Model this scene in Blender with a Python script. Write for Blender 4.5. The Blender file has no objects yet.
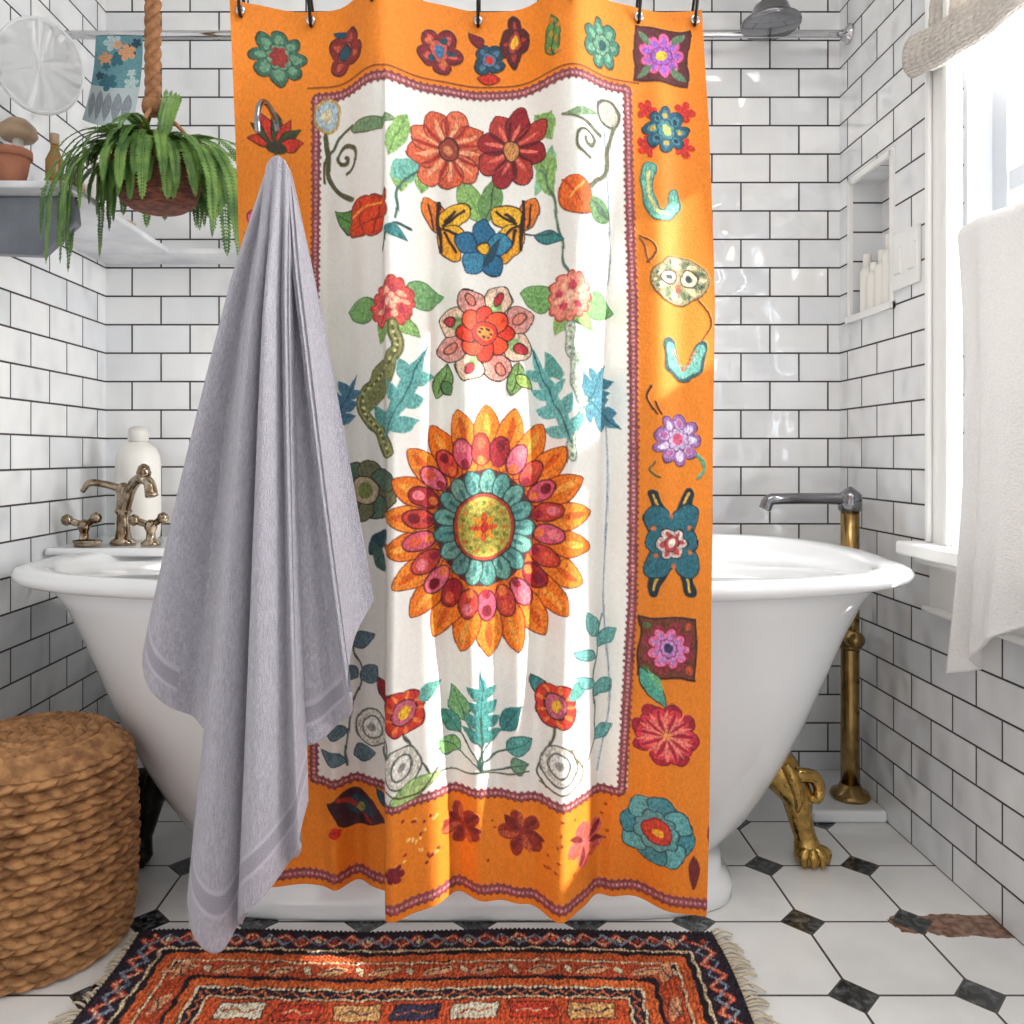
import bpy, math, random
import numpy as np
from mathutils import Vector
random.seed(4); rng=np.random.RandomState(7)
sc=bpy.context.scene
sc.view_settings.view_transform='Standard'
COL=sc.collection
EYE=0.885; F=800.0
def P(x,y,d):
    s=F/d
    return ((x-480)/s, d, EYE-(y-455)/s)
def lin(c):
    r=[]
    for v in c:
        v=v/255.0
        r.append(v/12.92 if v<=0.04045 else ((v+0.055)/1.055)**2.4)
    return r
def linarr(a):
    cl=np.clip(a/255,0,1); return np.where(cl<=.04045,cl/12.92,((cl+.055)/1.055)**2.4).reshape(-1,3)
# ---------------- materials
def nmat(name):
    m=bpy.data.materials.new(name); m.use_nodes=True
    nt=m.node_tree; b=nt.nodes['Principled BSDF']
    return m,nt,b
def mat(name,c,rough=.5,metal=0,bump=0,bscale=100,var=0,vscale=20,coat=0,c2=None,stretch=None,sheen=0,dist=.003):
    m,nt,b=nmat(name)
    L=nt.links
    b.inputs['Base Color'].default_value=(*lin(c),1)
    b.inputs['Roughness'].default_value=rough
    b.inputs['Metallic'].default_value=metal
    if coat: b.inputs['Coat Weight'].default_value=coat; b.inputs['Coat Roughness'].default_value=.08
    if sheen: b.inputs['Sheen Weight'].default_value=sheen
    tc=nt.nodes.new('ShaderNodeTexCoord')
    src=tc.outputs['Object']
    if stretch:
        mp=nt.nodes.new('ShaderNodeMapping'); mp.inputs['Scale'].default_value=stretch
        L.new(src,mp.inputs['Vector']); src=mp.outputs['Vector']
    if var or c2:
        n=nt.nodes.new('ShaderNodeTexNoise'); n.inputs['Scale'].default_value=vscale; n.inputs['Detail'].default_value=4
        L.new(src,n.inputs['Vector'])
        r=nt.nodes.new('ShaderNodeValToRGB')
        a=lin(c2) if c2 else [v*(1-var) for v in lin(c)]
        r.color_ramp.elements[0].position=.35; r.color_ramp.elements[1].position=.65
        r.color_ramp.elements[0].color=(*a,1); r.color_ramp.elements[1].color=(*lin(c),1)
        L.new(n.outputs['Fac'],r.inputs['Fac']); L.new(r.outputs['Color'],b.inputs['Base Color'])
    if bump:
        n=nt.nodes.new('ShaderNodeTexNoise'); n.inputs['Scale'].default_value=bscale; n.inputs['Detail'].default_value=3
        L.new(src,n.inputs['Vector'])
        bp=nt.nodes.new('ShaderNodeBump'); bp.inputs['Strength'].default_value=bump; bp.inputs['Distance'].default_value=dist
        L.new(n.outputs['Fac'],bp.inputs['Height']); L.new(bp.outputs['Normal'],b.inputs['Normal'])
    return m
def tilemat(name,axis):
    m,nt,b=nmat(name); L=nt.links
    g=nt.nodes.new('ShaderNodeNewGeometry'); sp=nt.nodes.new('ShaderNodeSeparateXYZ'); cb=nt.nodes.new('ShaderNodeCombineXYZ')
    L.new(g.outputs['Position'],sp.inputs[0]); L.new(sp.outputs[axis],cb.inputs[0]); L.new(sp.outputs[2],cb.inputs[1])
    def brick(c1,c2,mo):
        br=nt.nodes.new('ShaderNodeTexBrick')
        br.inputs['Scale'].default_value=1; br.inputs['Brick Width'].default_value=.158; br.inputs['Row Height'].default_value=.0775
        br.inputs['Mortar Size'].default_value=.0023; br.inputs['Mortar Smooth'].default_value=.15
        br.inputs['Color1'].default_value=(*c1,1); br.inputs['Color2'].default_value=(*c2,1); br.inputs['Mortar'].default_value=(*mo,1); br.inputs['Bias'].default_value=0
        L.new(cb.outputs[0],br.inputs['Vector']); return br
    br=brick(lin((247,247,246)),lin((231,233,236)),lin((54,50,48)))
    rb=brick((0,0,0),(1,1,1),(.5,.5,.5))
    L.new(br.outputs['Color'],b.inputs['Base Color'])
    mr=nt.nodes.new('ShaderNodeMapRange'); mr.inputs[3].default_value=.04; mr.inputs[4].default_value=.9
    L.new(br.outputs['Fac'],mr.inputs[0]); L.new(mr.outputs[0],b.inputs['Roughness'])
    bp=nt.nodes.new('ShaderNodeBump'); bp.invert=True; bp.inputs['Strength'].default_value=.6; bp.inputs['Distance'].default_value=.004
    L.new(br.outputs['Fac'],bp.inputs['Height'])
    ad=nt.nodes.new('ShaderNodeVectorMath'); ad.operation='MULTIPLY_ADD'; L.new(rb.outputs['Color'],ad.inputs[0]); ad.inputs[1].default_value=(9,7,5); L.new(cb.outputs[0],ad.inputs[2])
    n=nt.nodes.new('ShaderNodeTexNoise'); n.inputs['Scale'].default_value=8; n.inputs['Detail'].default_value=1
    L.new(ad.outputs[0],n.inputs['Vector'])
    b2=nt.nodes.new('ShaderNodeBump'); b2.inputs['Strength'].default_value=1; b2.inputs['Distance'].default_value=.028
    L.new(n.outputs['Fac'],b2.inputs['Height']); L.new(bp.outputs['Normal'],b2.inputs['Normal']); L.new(b2.outputs['Normal'],b.inputs['Normal'])
    b.inputs['Specular IOR Level'].default_value=1.0
    return m
def floormat():
    m,nt,b=nmat('octagon_floor_tile'); L=nt.links; N=nt.nodes
    g=N.new('ShaderNodeNewGeometry'); sp=N.new('ShaderNodeSeparateXYZ'); L.new(g.outputs['Position'],sp.inputs[0])
    def M(op,a,c=None,d=None):
        n=N.new('ShaderNodeMath'); n.operation=op
        for i,v in enumerate((a,c,d)):
            if v is None: continue
            if isinstance(v,(int,float)): n.inputs[i].default_value=v
            else: L.new(v,n.inputs[i])
        return n.outputs[0]
    p=.207
    def cell(o,off):
        t=M('DIVIDE',M('SUBTRACT',o,off),p)
        return M('MULTIPLY',M('ABSOLUTE',M('SUBTRACT',t,M('ROUND',t))),p)
    fx=cell(sp.outputs[0],.612); fy=cell(sp.outputs[1],1.724)
    man=M('ADD',fx,fy)
    dot=M('LESS_THAN',man,.040)
    ring=M('LESS_THAN',man,.044)
    line=M('LESS_THAN',M('MINIMUM',fx,fy),.0024)
    gro=M('MAXIMUM',ring,line)
    n=N.new('ShaderNodeTexNoise'); n.inputs['Scale'].default_value=70; n.inputs['Detail'].default_value=5; L.new(g.outputs['Position'],n.inputs['Vector'])
    r=N.new('ShaderNodeValToRGB'); r.color_ramp.elements[0].position=.45; r.color_ramp.elements[1].position=.75
    r.color_ramp.elements[0].color=(*lin((38,40,42)),1); r.color_ramp.elements[1].color=(*lin((115,118,118)),1); L.new(n.outputs['Fac'],r.inputs[0])
    n2=N.new('ShaderNodeTexNoise'); n2.inputs['Scale'].default_value=5; n2.inputs['Detail'].default_value=3; L.new(g.outputs['Position'],n2.inputs['Vector'])
    r2=N.new('ShaderNodeValToRGB'); r2.color_ramp.elements[0].position=.3; r2.color_ramp.elements[1].position=.6
    r2.color_ramp.elements[0].color=(*lin((230,229,227)),1); r2.color_ramp.elements[1].color=(*lin((248,247,245)),1); L.new(n2.outputs['Fac'],r2.inputs[0])
    def mix(f,a,c):
        x=N.new('ShaderNodeMix'); x.data_type='RGBA'; L.new(f,x.inputs['Factor'])
        for s,v in (('A',a),('B',c)):
            sock=[k for k in x.inputs if k.name==s and k.type=='RGBA'][0]
            if isinstance(v,tuple): sock.default_value=(*lin(v),1)
            else: L.new(v,sock)
        return [k for k in x.outputs if k.type=='RGBA'][0]
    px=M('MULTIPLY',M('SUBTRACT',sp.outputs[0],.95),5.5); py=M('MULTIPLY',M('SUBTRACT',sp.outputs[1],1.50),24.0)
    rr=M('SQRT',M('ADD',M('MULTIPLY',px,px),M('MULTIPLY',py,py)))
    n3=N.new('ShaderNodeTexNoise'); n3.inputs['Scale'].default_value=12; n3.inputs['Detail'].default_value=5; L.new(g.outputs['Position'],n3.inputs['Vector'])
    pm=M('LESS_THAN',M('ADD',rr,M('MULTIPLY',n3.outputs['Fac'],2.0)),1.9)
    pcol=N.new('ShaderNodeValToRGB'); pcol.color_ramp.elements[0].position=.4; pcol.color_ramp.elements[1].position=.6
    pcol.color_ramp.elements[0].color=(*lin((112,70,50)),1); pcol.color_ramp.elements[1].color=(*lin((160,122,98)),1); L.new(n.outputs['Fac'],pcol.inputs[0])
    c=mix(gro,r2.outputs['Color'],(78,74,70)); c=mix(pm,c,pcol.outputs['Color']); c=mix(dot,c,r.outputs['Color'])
    L.new(c,b.inputs['Base Color']); b.inputs['Roughness'].default_value=.16; b.inputs['Specular IOR Level'].default_value=.8
    bp=N.new('ShaderNodeBump'); bp.invert=True; bp.inputs['Strength'].default_value=.4; bp.inputs['Distance'].default_value=.003
    L.new(gro,bp.inputs['Height']); L.new(bp.outputs['Normal'],b.inputs['Normal'])
    return m
def addtransl(m,col_socket,colv,f):
    nt=m.node_tree; L=nt.links; b=nt.nodes['Principled BSDF']
    t=nt.nodes.new('ShaderNodeBsdfTranslucent')
    if col_socket: L.new(col_socket,t.inputs['Color'])
    else: t.inputs['Color'].default_value=(*lin(colv),1)
    mx=nt.nodes.new('ShaderNodeMixShader'); mx.inputs[0].default_value=f
    L.new(b.outputs[0],mx.inputs[1]); L.new(t.outputs[0],mx.inputs[2]); L.new(mx.outputs[0],nt.nodes['Material Output'].inputs['Surface'])
def attrmat(name,rough=.9,bump=.5,bscale=500,transl=0,dist=.002,sheen=0):
    m,nt,b=nmat(name); L=nt.links
    a=nt.nodes.new('ShaderNodeVertexColor'); a.layer_name='Col'
    L.new(a.outputs['Color'],b.inputs['Base Color']); b.inputs['Roughness'].default_value=rough
    if sheen: b.inputs['Sheen Weight'].default_value=sheen
    n=nt.nodes.new('ShaderNodeTexNoise'); n.inputs['Scale'].default_value=bscale; n.inputs['Detail'].default_value=2
    tc=nt.nodes.new('ShaderNodeTexCoord'); L.new(tc.outputs['Object'],n.inputs['Vector'])
    bp=nt.nodes.new('ShaderNodeBump'); bp.inputs['Strength'].default_value=bump; bp.inputs['Distance'].default_value=dist
    L.new(n.outputs['Fac'],bp.inputs['Height']); L.new(bp.outputs['Normal'],b.inputs['Normal'])
    if transl: addtransl(m,a.outputs['Color'],None,transl)
    return m
enamel=mat('white_enamel',(246,247,248),.1,coat=.5)
paint=mat('white_paint',(245,244,241),.35)
plaster=mat('ceiling_paint',(236,234,230),.9)
chrome=mat('chrome',(200,200,202),.12,1)
dchrome=mat('dark_chrome',(140,140,144),.14,1)
brass=mat('aged_brass',(176,144,92),.22,1,var=.45,vscale=25)
bronze=mat('antique_brass',(178,164,144),.13,1,c2=(104,78,50),vscale=45)
gold=mat('gold',(200,162,92),.18,1,bump=.4,bscale=90,var=.4,vscale=60)
darkm=mat('dark_iron',(40,36,34),.4,.6)
# ---------------- geometry helpers
def things_props(o,label,cat,kind=None,group=None):
    if label: o['label']=label
    if cat: o['category']=cat
    if kind: o['kind']=kind
    if group: o['group']=group
def mk(name,V,Fc,m,smooth=True,loc=(0,0,0),parent=None,label=None,cat=None,kind=None,group=None,colors=None):
    V=np.asarray(V,dtype=np.float64).reshape(-1,3)
    if parent is not None: base=np.array(parent['_o'])
    else: base=np.array(loc,dtype=float)
    me=bpy.data.meshes.new(name)
    if isinstance(Fc,np.ndarray):
        nf=len(Fc); me.vertices.add(len(V)); me.vertices.foreach_set('co',(V-base).ravel())
        me.loops.add(nf*4); me.loops.foreach_set('vertex_index',Fc.ravel().astype(np.int32))
        me.polygons.add(nf); me.polygons.foreach_set('loop_start',np.arange(nf,dtype=np.int32)*4)
        me.update(calc_edges=True); me.validate()
    else:
        me.from_pydata((V-base).tolist(),[],Fc); me.update()
    if smooth: me.polygons.foreach_set('use_smooth',[True]*len(me.polygons))
    if colors is not None:
        ca=me.color_attributes.new('Col','FLOAT_COLOR','POINT')
        c4=np.ones((len(V),4)); c4[:,:3]=colors; ca.data.foreach_set('color',c4.ravel())
    me.materials.append(m)
    o=bpy.data.objects.new(name,me); COL.objects.link(o)
    o['_o']=[float(v) for v in base]
    if parent is not None: o.parent=parent
    else: o.location=base.tolist()
    things_props(o,label,cat,kind,group)
    return o
def empty(name,loc,label,cat,group=None):
    o=bpy.data.objects.new(name,None); COL.objects.link(o); o.location=loc; o['_o']=[float(v) for v in loc]
    o.empty_display_size=.05
    things_props(o,label,cat,None,group); return o
def box(x0,x1,y0,y1,z0,z1):
    V=[(x,y,z) for x in (x0,x1) for y in (y0,y1) for z in (z0,z1)]
    Fc=[(0,1,3,2),(4,6,7,5),(0,4,5,1),(2,3,7,6),(0,2,6,4),(1,5,7,3)]
    return V,Fc
def merge(*ms):
    V=[];Fc=[]
    for v,f in ms:
        n=len(V); V+=[tuple(p) for p in v]; Fc+=[tuple(i+n for i in q) for q in f]
    return V,Fc
def catm(pts,n=8):
    pts=[np.array(p,float) for p in pts]
    if len(pts)<3:
        return [pts[0]+(pts[-1]-pts[0])*t for t in np.linspace(0,1,n+1)]
    ext=[2*pts[0]-pts[1]]+pts+[2*pts[-1]-pts[-2]]
    out=[]
    for i in range(1,len(ext)-2):
        a,b,c,d=ext[i-1:i+3]
        for k in range(n):
            t=k/n
            out.append(.5*((2*b)+(-a+c)*t+(2*a-5*b+4*c-d)*t*t+(-a+3*b-3*c+d)*t**3))
    out.append(pts[-1]); return out
def tube(pts,r,seg=12,n=8,smooth=True):
    Q=catm(pts,n) if smooth else [np.array(p,float) for p in pts]
    rs=np.interp(np.linspace(0,1,len(Q)),np.linspace(0,1,len(r)),r) if hasattr(r,'__len__') else [r]*len(Q)
    V=[];Fc=[];up=None
    for i,q in enumerate(Q):
        a=Q[max(i-1,0)];b=Q[min(i+1,len(Q)-1)]
        t=b-a; t=t/(np.linalg.norm(t)+1e-9)
        if up is None: up=np.array([0,0,1.]) if abs(t[2])<.9 else np.array([1.,0,0])
        u=up-t*np.dot(up,t); u/=np.linalg.norm(u)+1e-9; up=u; w=np.cross(t,u)
        for k in range(seg):
            an=2*math.pi*k/seg; V.append(tuple(q+rs[i]*(math.cos(an)*u+math.sin(an)*w)))
    for i in range(len(Q)-1):
        for k in range(seg):
            a=i*seg+k;b=i*seg+(k+1)%seg; Fc.append((a,b,b+seg,a+seg))
    Fc.append(tuple(range(seg))[::-1]); Fc.append(tuple(range((len(Q)-1)*seg,len(Q)*seg)))
    return V,Fc
def lathe(prof,c,seg=40,axis='z',sx=1,sy=1,cap=True):
    V=[];Fc=[]
    for r,h in prof:
        for k in range(seg):
            a=2*math.pi*k/seg; p=(r*math.cos(a)*sx,r*math.sin(a)*sy,h)
            if axis=='y': p=(p[0],h,p[1])
            if axis=='x': p=(h,p[0],p[1])
            V.append((c[0]+p[0],c[1]+p[1],c[2]+p[2]))
    n=len(prof)
    for i in range(n-1):
        for k in range(seg):
            a=i*seg+k;b=i*seg+(k+1)%seg; Fc.append((a,b,b+seg,a+seg))
    if cap: Fc.append(tuple(range(seg))[::-1]); Fc.append(tuple(range((n-1)*seg,n*seg)))
    return V,Fc
def bev(o,w=.004,s=3):
    md=o.modifiers.new('bevel','BEVEL'); md.width=w; md.segments=s; md.limit_method='ANGLE'; return o
def gridfaces(nr,nc):
    i=np.arange(nr-1)[:,None]*nc+np.arange(nc-1)[None,:]
    return np.stack([i,i+1,i+nc+1,i+nc],-1).reshape(-1,4)
def smooth(a,b,x):
    t=np.clip((x-a)/(b-a),0,1); return t*t*(3-2*t)
# ---------------- camera & light
cam=bpy.data.cameras.new('camera'); co=bpy.data.objects.new('camera',cam); COL.objects.link(co)
co.location=(0,0,EYE); co.rotation_euler=(math.pi/2,0,0); cam.sensor_width=36; cam.lens=36*F/1024
cam.shift_x=(512-480)/1024; cam.shift_y=-(512-455)/1024; cam.clip_start=.02; sc.camera=co
w=bpy.data.worlds.new('world'); sc.world=w; w.use_nodes=True
w.node_tree.nodes['Background'].inputs[0].default_value=(.95,.975,1,1); w.node_tree.nodes['Background'].inputs[1].default_value=.95
sl=bpy.data.lights.new('sun','SUN'); sl.energy=8; sl.angle=.02; sl.color=(1,.95,.87)
so=bpy.data.objects.new('sun',sl); COL.objects.link(so); so.rotation_euler=Vector((-1,.42,-.62)).to_track_quat('-Z','Y').to_euler()
al=bpy.data.lights.new('overhead_fill','AREA'); al.energy=11; al.size=.9; al.color=(1,.98,.95)  # added fill under the ceiling to lift the room, not a known lamp
ao=bpy.data.objects.new('overhead_fill',al); COL.objects.link(ao); ao.location=(.4,.7,2.38)
wl=bpy.data.lights.new('window_sky_light','AREA'); wl.energy=84; wl.shape='RECTANGLE'; wl.size=.85; wl.size_y=1.5; wl.color=(.96,.985,1)
wo=bpy.data.objects.new('window_sky_light',wl); COL.objects.link(wo); wo.location=(1.38,1.2,1.5); wo.rotation_euler=Vector((-1,0,-.1)).to_track_quat('-Z','Y').to_euler()
# ---------------- room
XL=-1.02; XR=.98; YB=2.18; YF=-1.2; ZC=2.45
mk('floor',[(XL,YF,0),(1.2,YF,0),(1.2,YB,0),(XL,YB,0)],[(0,1,2,3)],floormat(),False,kind='structure')
mk('ceiling',[(XL,YF,ZC),(1.0,YF,ZC),(1.0,YB,ZC),(XL,YB,ZC)],[(3,2,1,0)],plaster,False,kind='structure')
tx=tilemat('subway_tile_back',0); ty=tilemat('subway_tile_side',1)
mk('wall_back',[(XL,YB,0),(XR+.1,YB,0),(XR+.1,YB,ZC),(XL,YB,ZC)],[(0,1,2,3)],tx,False,kind='structure')
mk('wall_left',[(XL,YF,0),(XL,YB,0),(XL,YB,ZC),(XL,YF,ZC)],[(0,1,2,3)],ty,False,kind='structure')
WY0,WY1,WZ0,WZ1=.75,1.62,.70,2.25
NY0,NY1,NZ0,NZ1=1.90,2.11,1.245,1.60
ys=[YF,WY0,WY1,NY0,NY1,YB]; zs=[0,WZ0,NZ0,NZ1,WZ1,ZC]
V=[(XR,y,z) for y in ys for z in zs]; Fc=[]
for i in range(5):
    for j in range(5):
        if i==1 and 1<=j<=3: continue
        if i==3 and j==2: continue
        a=i*6+j; Fc.append((a,a+1,a+7,a+6))
n=len(V); D=.08
V+=[(XR+D,NY0,NZ0),(XR+D,NY1,NZ0),(XR+D,NY1,NZ1),(XR+D,NY0,NZ1),(XR,NY0,NZ0),(XR,NY1,NZ0),(XR,NY1,NZ1),(XR,NY0,NZ1)]
Fc+=[(n,n+1,n+2,n+3)]+[(n+a,n+b,n+4+b,n+4+a) for a,b in((0,1),(1,2),(2,3),(3,0))]
mk('wall_right',V,Fc,ty,False,kind='structure')
parts=[box(XR,XR+.14,WY1-.012,WY1,WZ0,WZ1),box(XR,XR+.14,WY0,WY0+.012,WZ0,WZ1),box(XR,XR+.14,WY0+.012,WY1-.012,WZ1-.012,WZ1),box(XR,XR+.14,WY0+.012,WY1-.012,WZ0,WZ0+.012)]
i0,i1=WY0+.012,WY1-.012
parts+=[box(XR+.05,XR+.085,i0,i0+.045,WZ0+.012,WZ1-.012),box(XR+.05,XR+.085,i1-.045,i1,WZ0+.012,WZ1-.012)]
for c_,d_ in((WZ0+.012,WZ0+.07),(WZ1-.06,WZ1-.012),(1.40,1.44)): parts.append(box(XR+.054,XR+.081,i0+.045,i1-.045,c_,d_))
for yy_ in (1.17,1.44): parts.append(box(XR+.058,XR+.077,yy_,yy_+.018,1.44,WZ1-.06))
o=mk('window_1',*merge(*parts),mat('sash_paint',(190,194,200),.5),False,kind='structure')
o=mk('trim_1',*merge(box(XR-.022,XR,WY1,WY1+.09,WZ0-.02,WZ1+.1),box(XR-.022,XR,WY0-.09,WY0,WZ0-.02,WZ1+.1),box(XR-.022,XR,WY0,WY1,WZ1,WZ1+.1),box(XR-.032,XR-.0225,WY1+.004,WY1+.022,WZ0,WZ1),box(XR-.032,XR-.0225,WY1+.072,WY1+.088,WZ0,WZ1)),paint,False,kind='structure'); bev(o,.004)
o=mk('trim_2',*merge(box(XR-.075,XR+.02,WY0-.11,WY1+.125,WZ0-.03,WZ0-.001),box(XR-.022,XR,WY0-.09,WY1+.09,WZ0-.15,WZ0-.048),box(XR-.045,XR,WY0-.1,WY1+.105,WZ0-.048,WZ0-.03),box(XR-.034,XR,WY0-.1,WY1+.1,WZ0-.15,WZ0-.135)),paint,False,kind='structure'); bev(o,.006)
o=mk('trim_3',*box(.80,XR,1.92,YB,0,.03),enamel,False,kind='structure'); bev(o,.008)
o=mk('trim_4',*merge(box(XR-.006,XR+.002,NY0-.012,NY0+.004,NZ0-.012,NZ1+.012),box(XR-.006,XR+.002,NY1-.004,NY1+.012,NZ0-.012,NZ1+.012),box(XR-.006,XR+.002,NY0,NY1,NZ1-.004,NZ1+.012),box(XR-.012,XR+.07,NY0-.012,NY1+.012,NZ0-.012,NZ0+.004)),paint,False,kind='structure')
# ---------------- bathtub
TX,TY=-.035,1.74
tub=empty('bathtub',(TX,TY,0),'white enamel clawfoot bathtub with a rolled rim on a low plinth','bathtub')
def rings(rs,seg=120,p=2.4):
    V=[]
    for z,a,b in rs:
        for k in range(seg):
            t=2*math.pi*k/seg; c,s=math.cos(t),math.sin(t)
            x=a*math.copysign(abs(c)**(2/p),c); y=b*math.copysign(abs(s)**(2/p),s)
            lift=max(0,(z-.3)/.33)*(.022+.055*max(0,x)*max(0,s))
            V.append((TX+x,TY+y,z+lift))
    Fc=[]
    for i in range(len(rs)-1):
        for k in range(seg):
            a=i*seg+k;b=i*seg+(k+1)%seg; Fc.append((a,b,b+seg,a+seg))
    Fc.append(tuple(range(seg))[::-1]); Fc.append(tuple(range((len(rs)-1)*seg,len(rs)*seg)))
    return V,Fc
mk('body',*rings([(.05,.50,.18),(.06,.53,.2),(.09,.57,.215),(.13,.606,.235),(.18,.642,.25),(.25,.684,.27),(.33,.726,.285),(.42,.768,.30),(.5,.805,.312),(.56,.838,.324),(.608,.875,.335),(.614,.86,.325),(.55,.81,.30),(.42,.735,.27),(.28,.66,.24),(.18,.59,.19),(.15,.48,.12)]),enamel,parent=tub)
mk('rim',*rings([(.610,.855,.322),(.604,.87,.328),(.602,.895,.34),(.605,.928,.353),(.612,.943,.359),(.622,.945,.360),(.632,.936,.355),(.637,.915,.346),(.636,.88,.333),(.63,.862,.322),(.615,.856,.318)]),enamel,parent=tub)
o=mk('plinth',*rings([(0,.545,.222),(.006,.55,.225),(.03,.55,.225),(.04,.54,.22),(.055,.53,.21),(.075,.53,.20)],p=5),enamel,parent=tub)
o=mk('tap_ledge',*box(-1.015,-.72,1.86,2.14,.648,.668),enamel,False,parent=tub,label='white ledge behind the taps'); bev(o,.009,4)
def claw(cx,sx):
    cy=1.745
    def q(dx,dy,z): return (cx+sx*dx,cy+dy,z)
    ms=[tube([q(-.085,.02,.235),q(-.05,0,.195),q(-.02,-.008,.15),q(-.012,-.008,.105),q(.0,-.008,.06),q(.006,-.01,.03)],[.05,.044,.035,.026,.023,.03],18)]
    ms.append(lathe([(.003,.0),(.025,.003),(.033,.016),(.03,.034),(.018,.048),(.003,.053)],q(.008,-.012,0),18))
    for dx,dy in((-.022,-.025),(-.004,-.03),(.015,-.028),(.03,-.013)):
        ms.append(tube([q(.008+dx*.5,-.012+dy*.5,.034),q(.01+dx,-.012+dy*.85,.028),q(.01+dx*1.05,-.012+dy*1.05,.005)],[.013,.012,.005],8,4))
    ms.append(tube([q(-.03,-.03,.20),q(.008,-.03,.195),q(.024,-.025,.17),q(.018,-.03,.148),q(.0,-.034,.152)],[.017,.015,.013,.011,.007],10,6))
    ms.append(tube([q(-.055,-.036,.225),q(-.04,-.048,.20),q(-.028,-.044,.16),q(-.024,-.03,.12)],[.01,.015,.012,.005],8,5))
    return merge(*ms)
mk('claw_foot',*claw(.705,1),gold,parent=tub,label='gilded claw foot')
mk('claw_foot',*claw(-.735,-1),darkm,parent=tub,label='dark iron claw foot')
# ---------------- floor standing filler
fx,fy=.925,2.0
fl=empty('tub_filler',(fx,fy,.03),'freestanding brass tub filler with a chrome spout','faucet')
mk('pipe',*merge(tube([(fx,fy,.03),(fx,fy,.76)],.022,20,4),lathe([(.024,.40),(.029,.41),(.029,.43),(.024,.44)],(fx,fy,0),20)),brass,parent=fl)
mk('base_flange',*lathe([(.045,.03),(.048,.036),(.044,.045),(.03,.052),(.024,.065)],(fx,fy,0),28),brass,parent=fl)
mk('spout',*merge(tube([(fx+.02,fy,.775),(fx,fy,.775),(.85,fy,.776),(.75,fy-.01,.776),(.72,fy-.01,.772),(.708,fy-.01,.75)],[.018,.015,.014,.014,.015,.015],16,8),lathe([(.025,.745),(.028,.75),(.028,.785),(.02,.794),(.008,.803),(.003,.806)],(fx,fy,0),20)),dchrome,parent=fl)
mk('valve_handle',*merge(tube([(fx,fy-.02,.44),(fx-.02,fy-.055,.44)],.012,10,3),lathe([(.004,-.03),(.018,-.024),(.022,0),(.018,.02),(.006,.026)],(fx-.02,fy-.06,.44),16,'y')),brass,parent=fl)
mk('hose',*tube([(.955,2.025,.031),(.958,2.035,.2),(.95,2.025,.33),(.935,2.01,.40)],.007,8,8),darkm,parent=fl,label='thin dark water hose')
# ---------------- taps
LZ=.6685
bx,by=-.865,1.94
tp=empty('bath_tap',(bx,by,LZ),'antique brass mixer tap with two levers on the tub ledge','faucet')
mk('spout',*merge(lathe([(.03,LZ),(.031,LZ+.007),(.02,LZ+.016),(.016,LZ+.035),(.015,.74),(.021,.748),(.016,.757),(.0145,.79),(.019,.80),(.015,.812),(.005,.818)],(bx,by,0),24),tube([(bx,by,.745),(bx+.025,by-.02,.80),(bx+.06,by-.05,.828),(bx+.09,by-.07,.822),(bx+.102,by-.08,.79)],[.015,.014,.013,.0125,.015],14)),bronze,parent=tp)
mk('top_lever',*tube([(bx,by,.80),(bx-.03,by-.01,.812),(bx-.07,by-.02,.818),(bx-.09,by-.02,.797)],[.01,.009,.009,.006],10),bronze,parent=tp)
mk('knob',*lathe([(.003,-.024),(.013,-.016),(.017,0),(.012,.016),(.003,.022)],(bx+.075,by-.06,.843),14),bronze,parent=tp)
for sx in (-1,1):
    hx=bx+sx*.08-.005; hy=by-.02
    mk('handle',*merge(lathe([(.023,LZ),(.023,LZ+.006),(.011,LZ+.016),(.01,.70),(.015,.71),(.015,.722),(.005,.73)],(hx,hy,0),18),tube([(hx-.03,hy-.012,.728),(hx,hy,.718),(hx+.03,hy-.01,.732)],[.009,.008,.009],10),lathe([(.002,-.014),(.011,-.009),(.014,0),(.011,.009),(.002,.014)],(hx+.034,hy-.012,.735),12),lathe([(.002,-.014),(.011,-.009),(.014,0),(.011,.009),(.002,.014)],(hx-.034,hy-.014,.73),12)),bronze,parent=tp)
mk('soap_dish',*lathe([(.015,LZ),(.028,LZ+.003),(.036,LZ+.014),(.034,LZ+.016),(.024,LZ+.008),(.004,LZ+.007)],(-.925,1.885,0),24,sy=.55),bronze,loc=(-.925,1.885,LZ),label='small brass soap dish on the tub ledge',cat='soap dish')
sb=empty('soap_bottle',(-.88,2.06,LZ),'white plastic bottle with a rounded cap on the tub ledge','bottle')
plast=mat('white_plastic',(240,237,230),.3)
mk('body',*lathe([(.046,LZ),(.053,LZ+.008),(.055,LZ+.03),(.055,.86),(.052,.885),(.043,.903),(.026,.915),(.019,.92)],(-.88,2.06,0),36),plast,parent=sb)
mk('cap',*lathe([(.02,.918),(.025,.922),(.026,.943),(.023,.953),(.012,.959),(.002,.96)],(-.88,2.06,0),24),mat('cap_grey',(222,220,214),.3),parent=sb)
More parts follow.
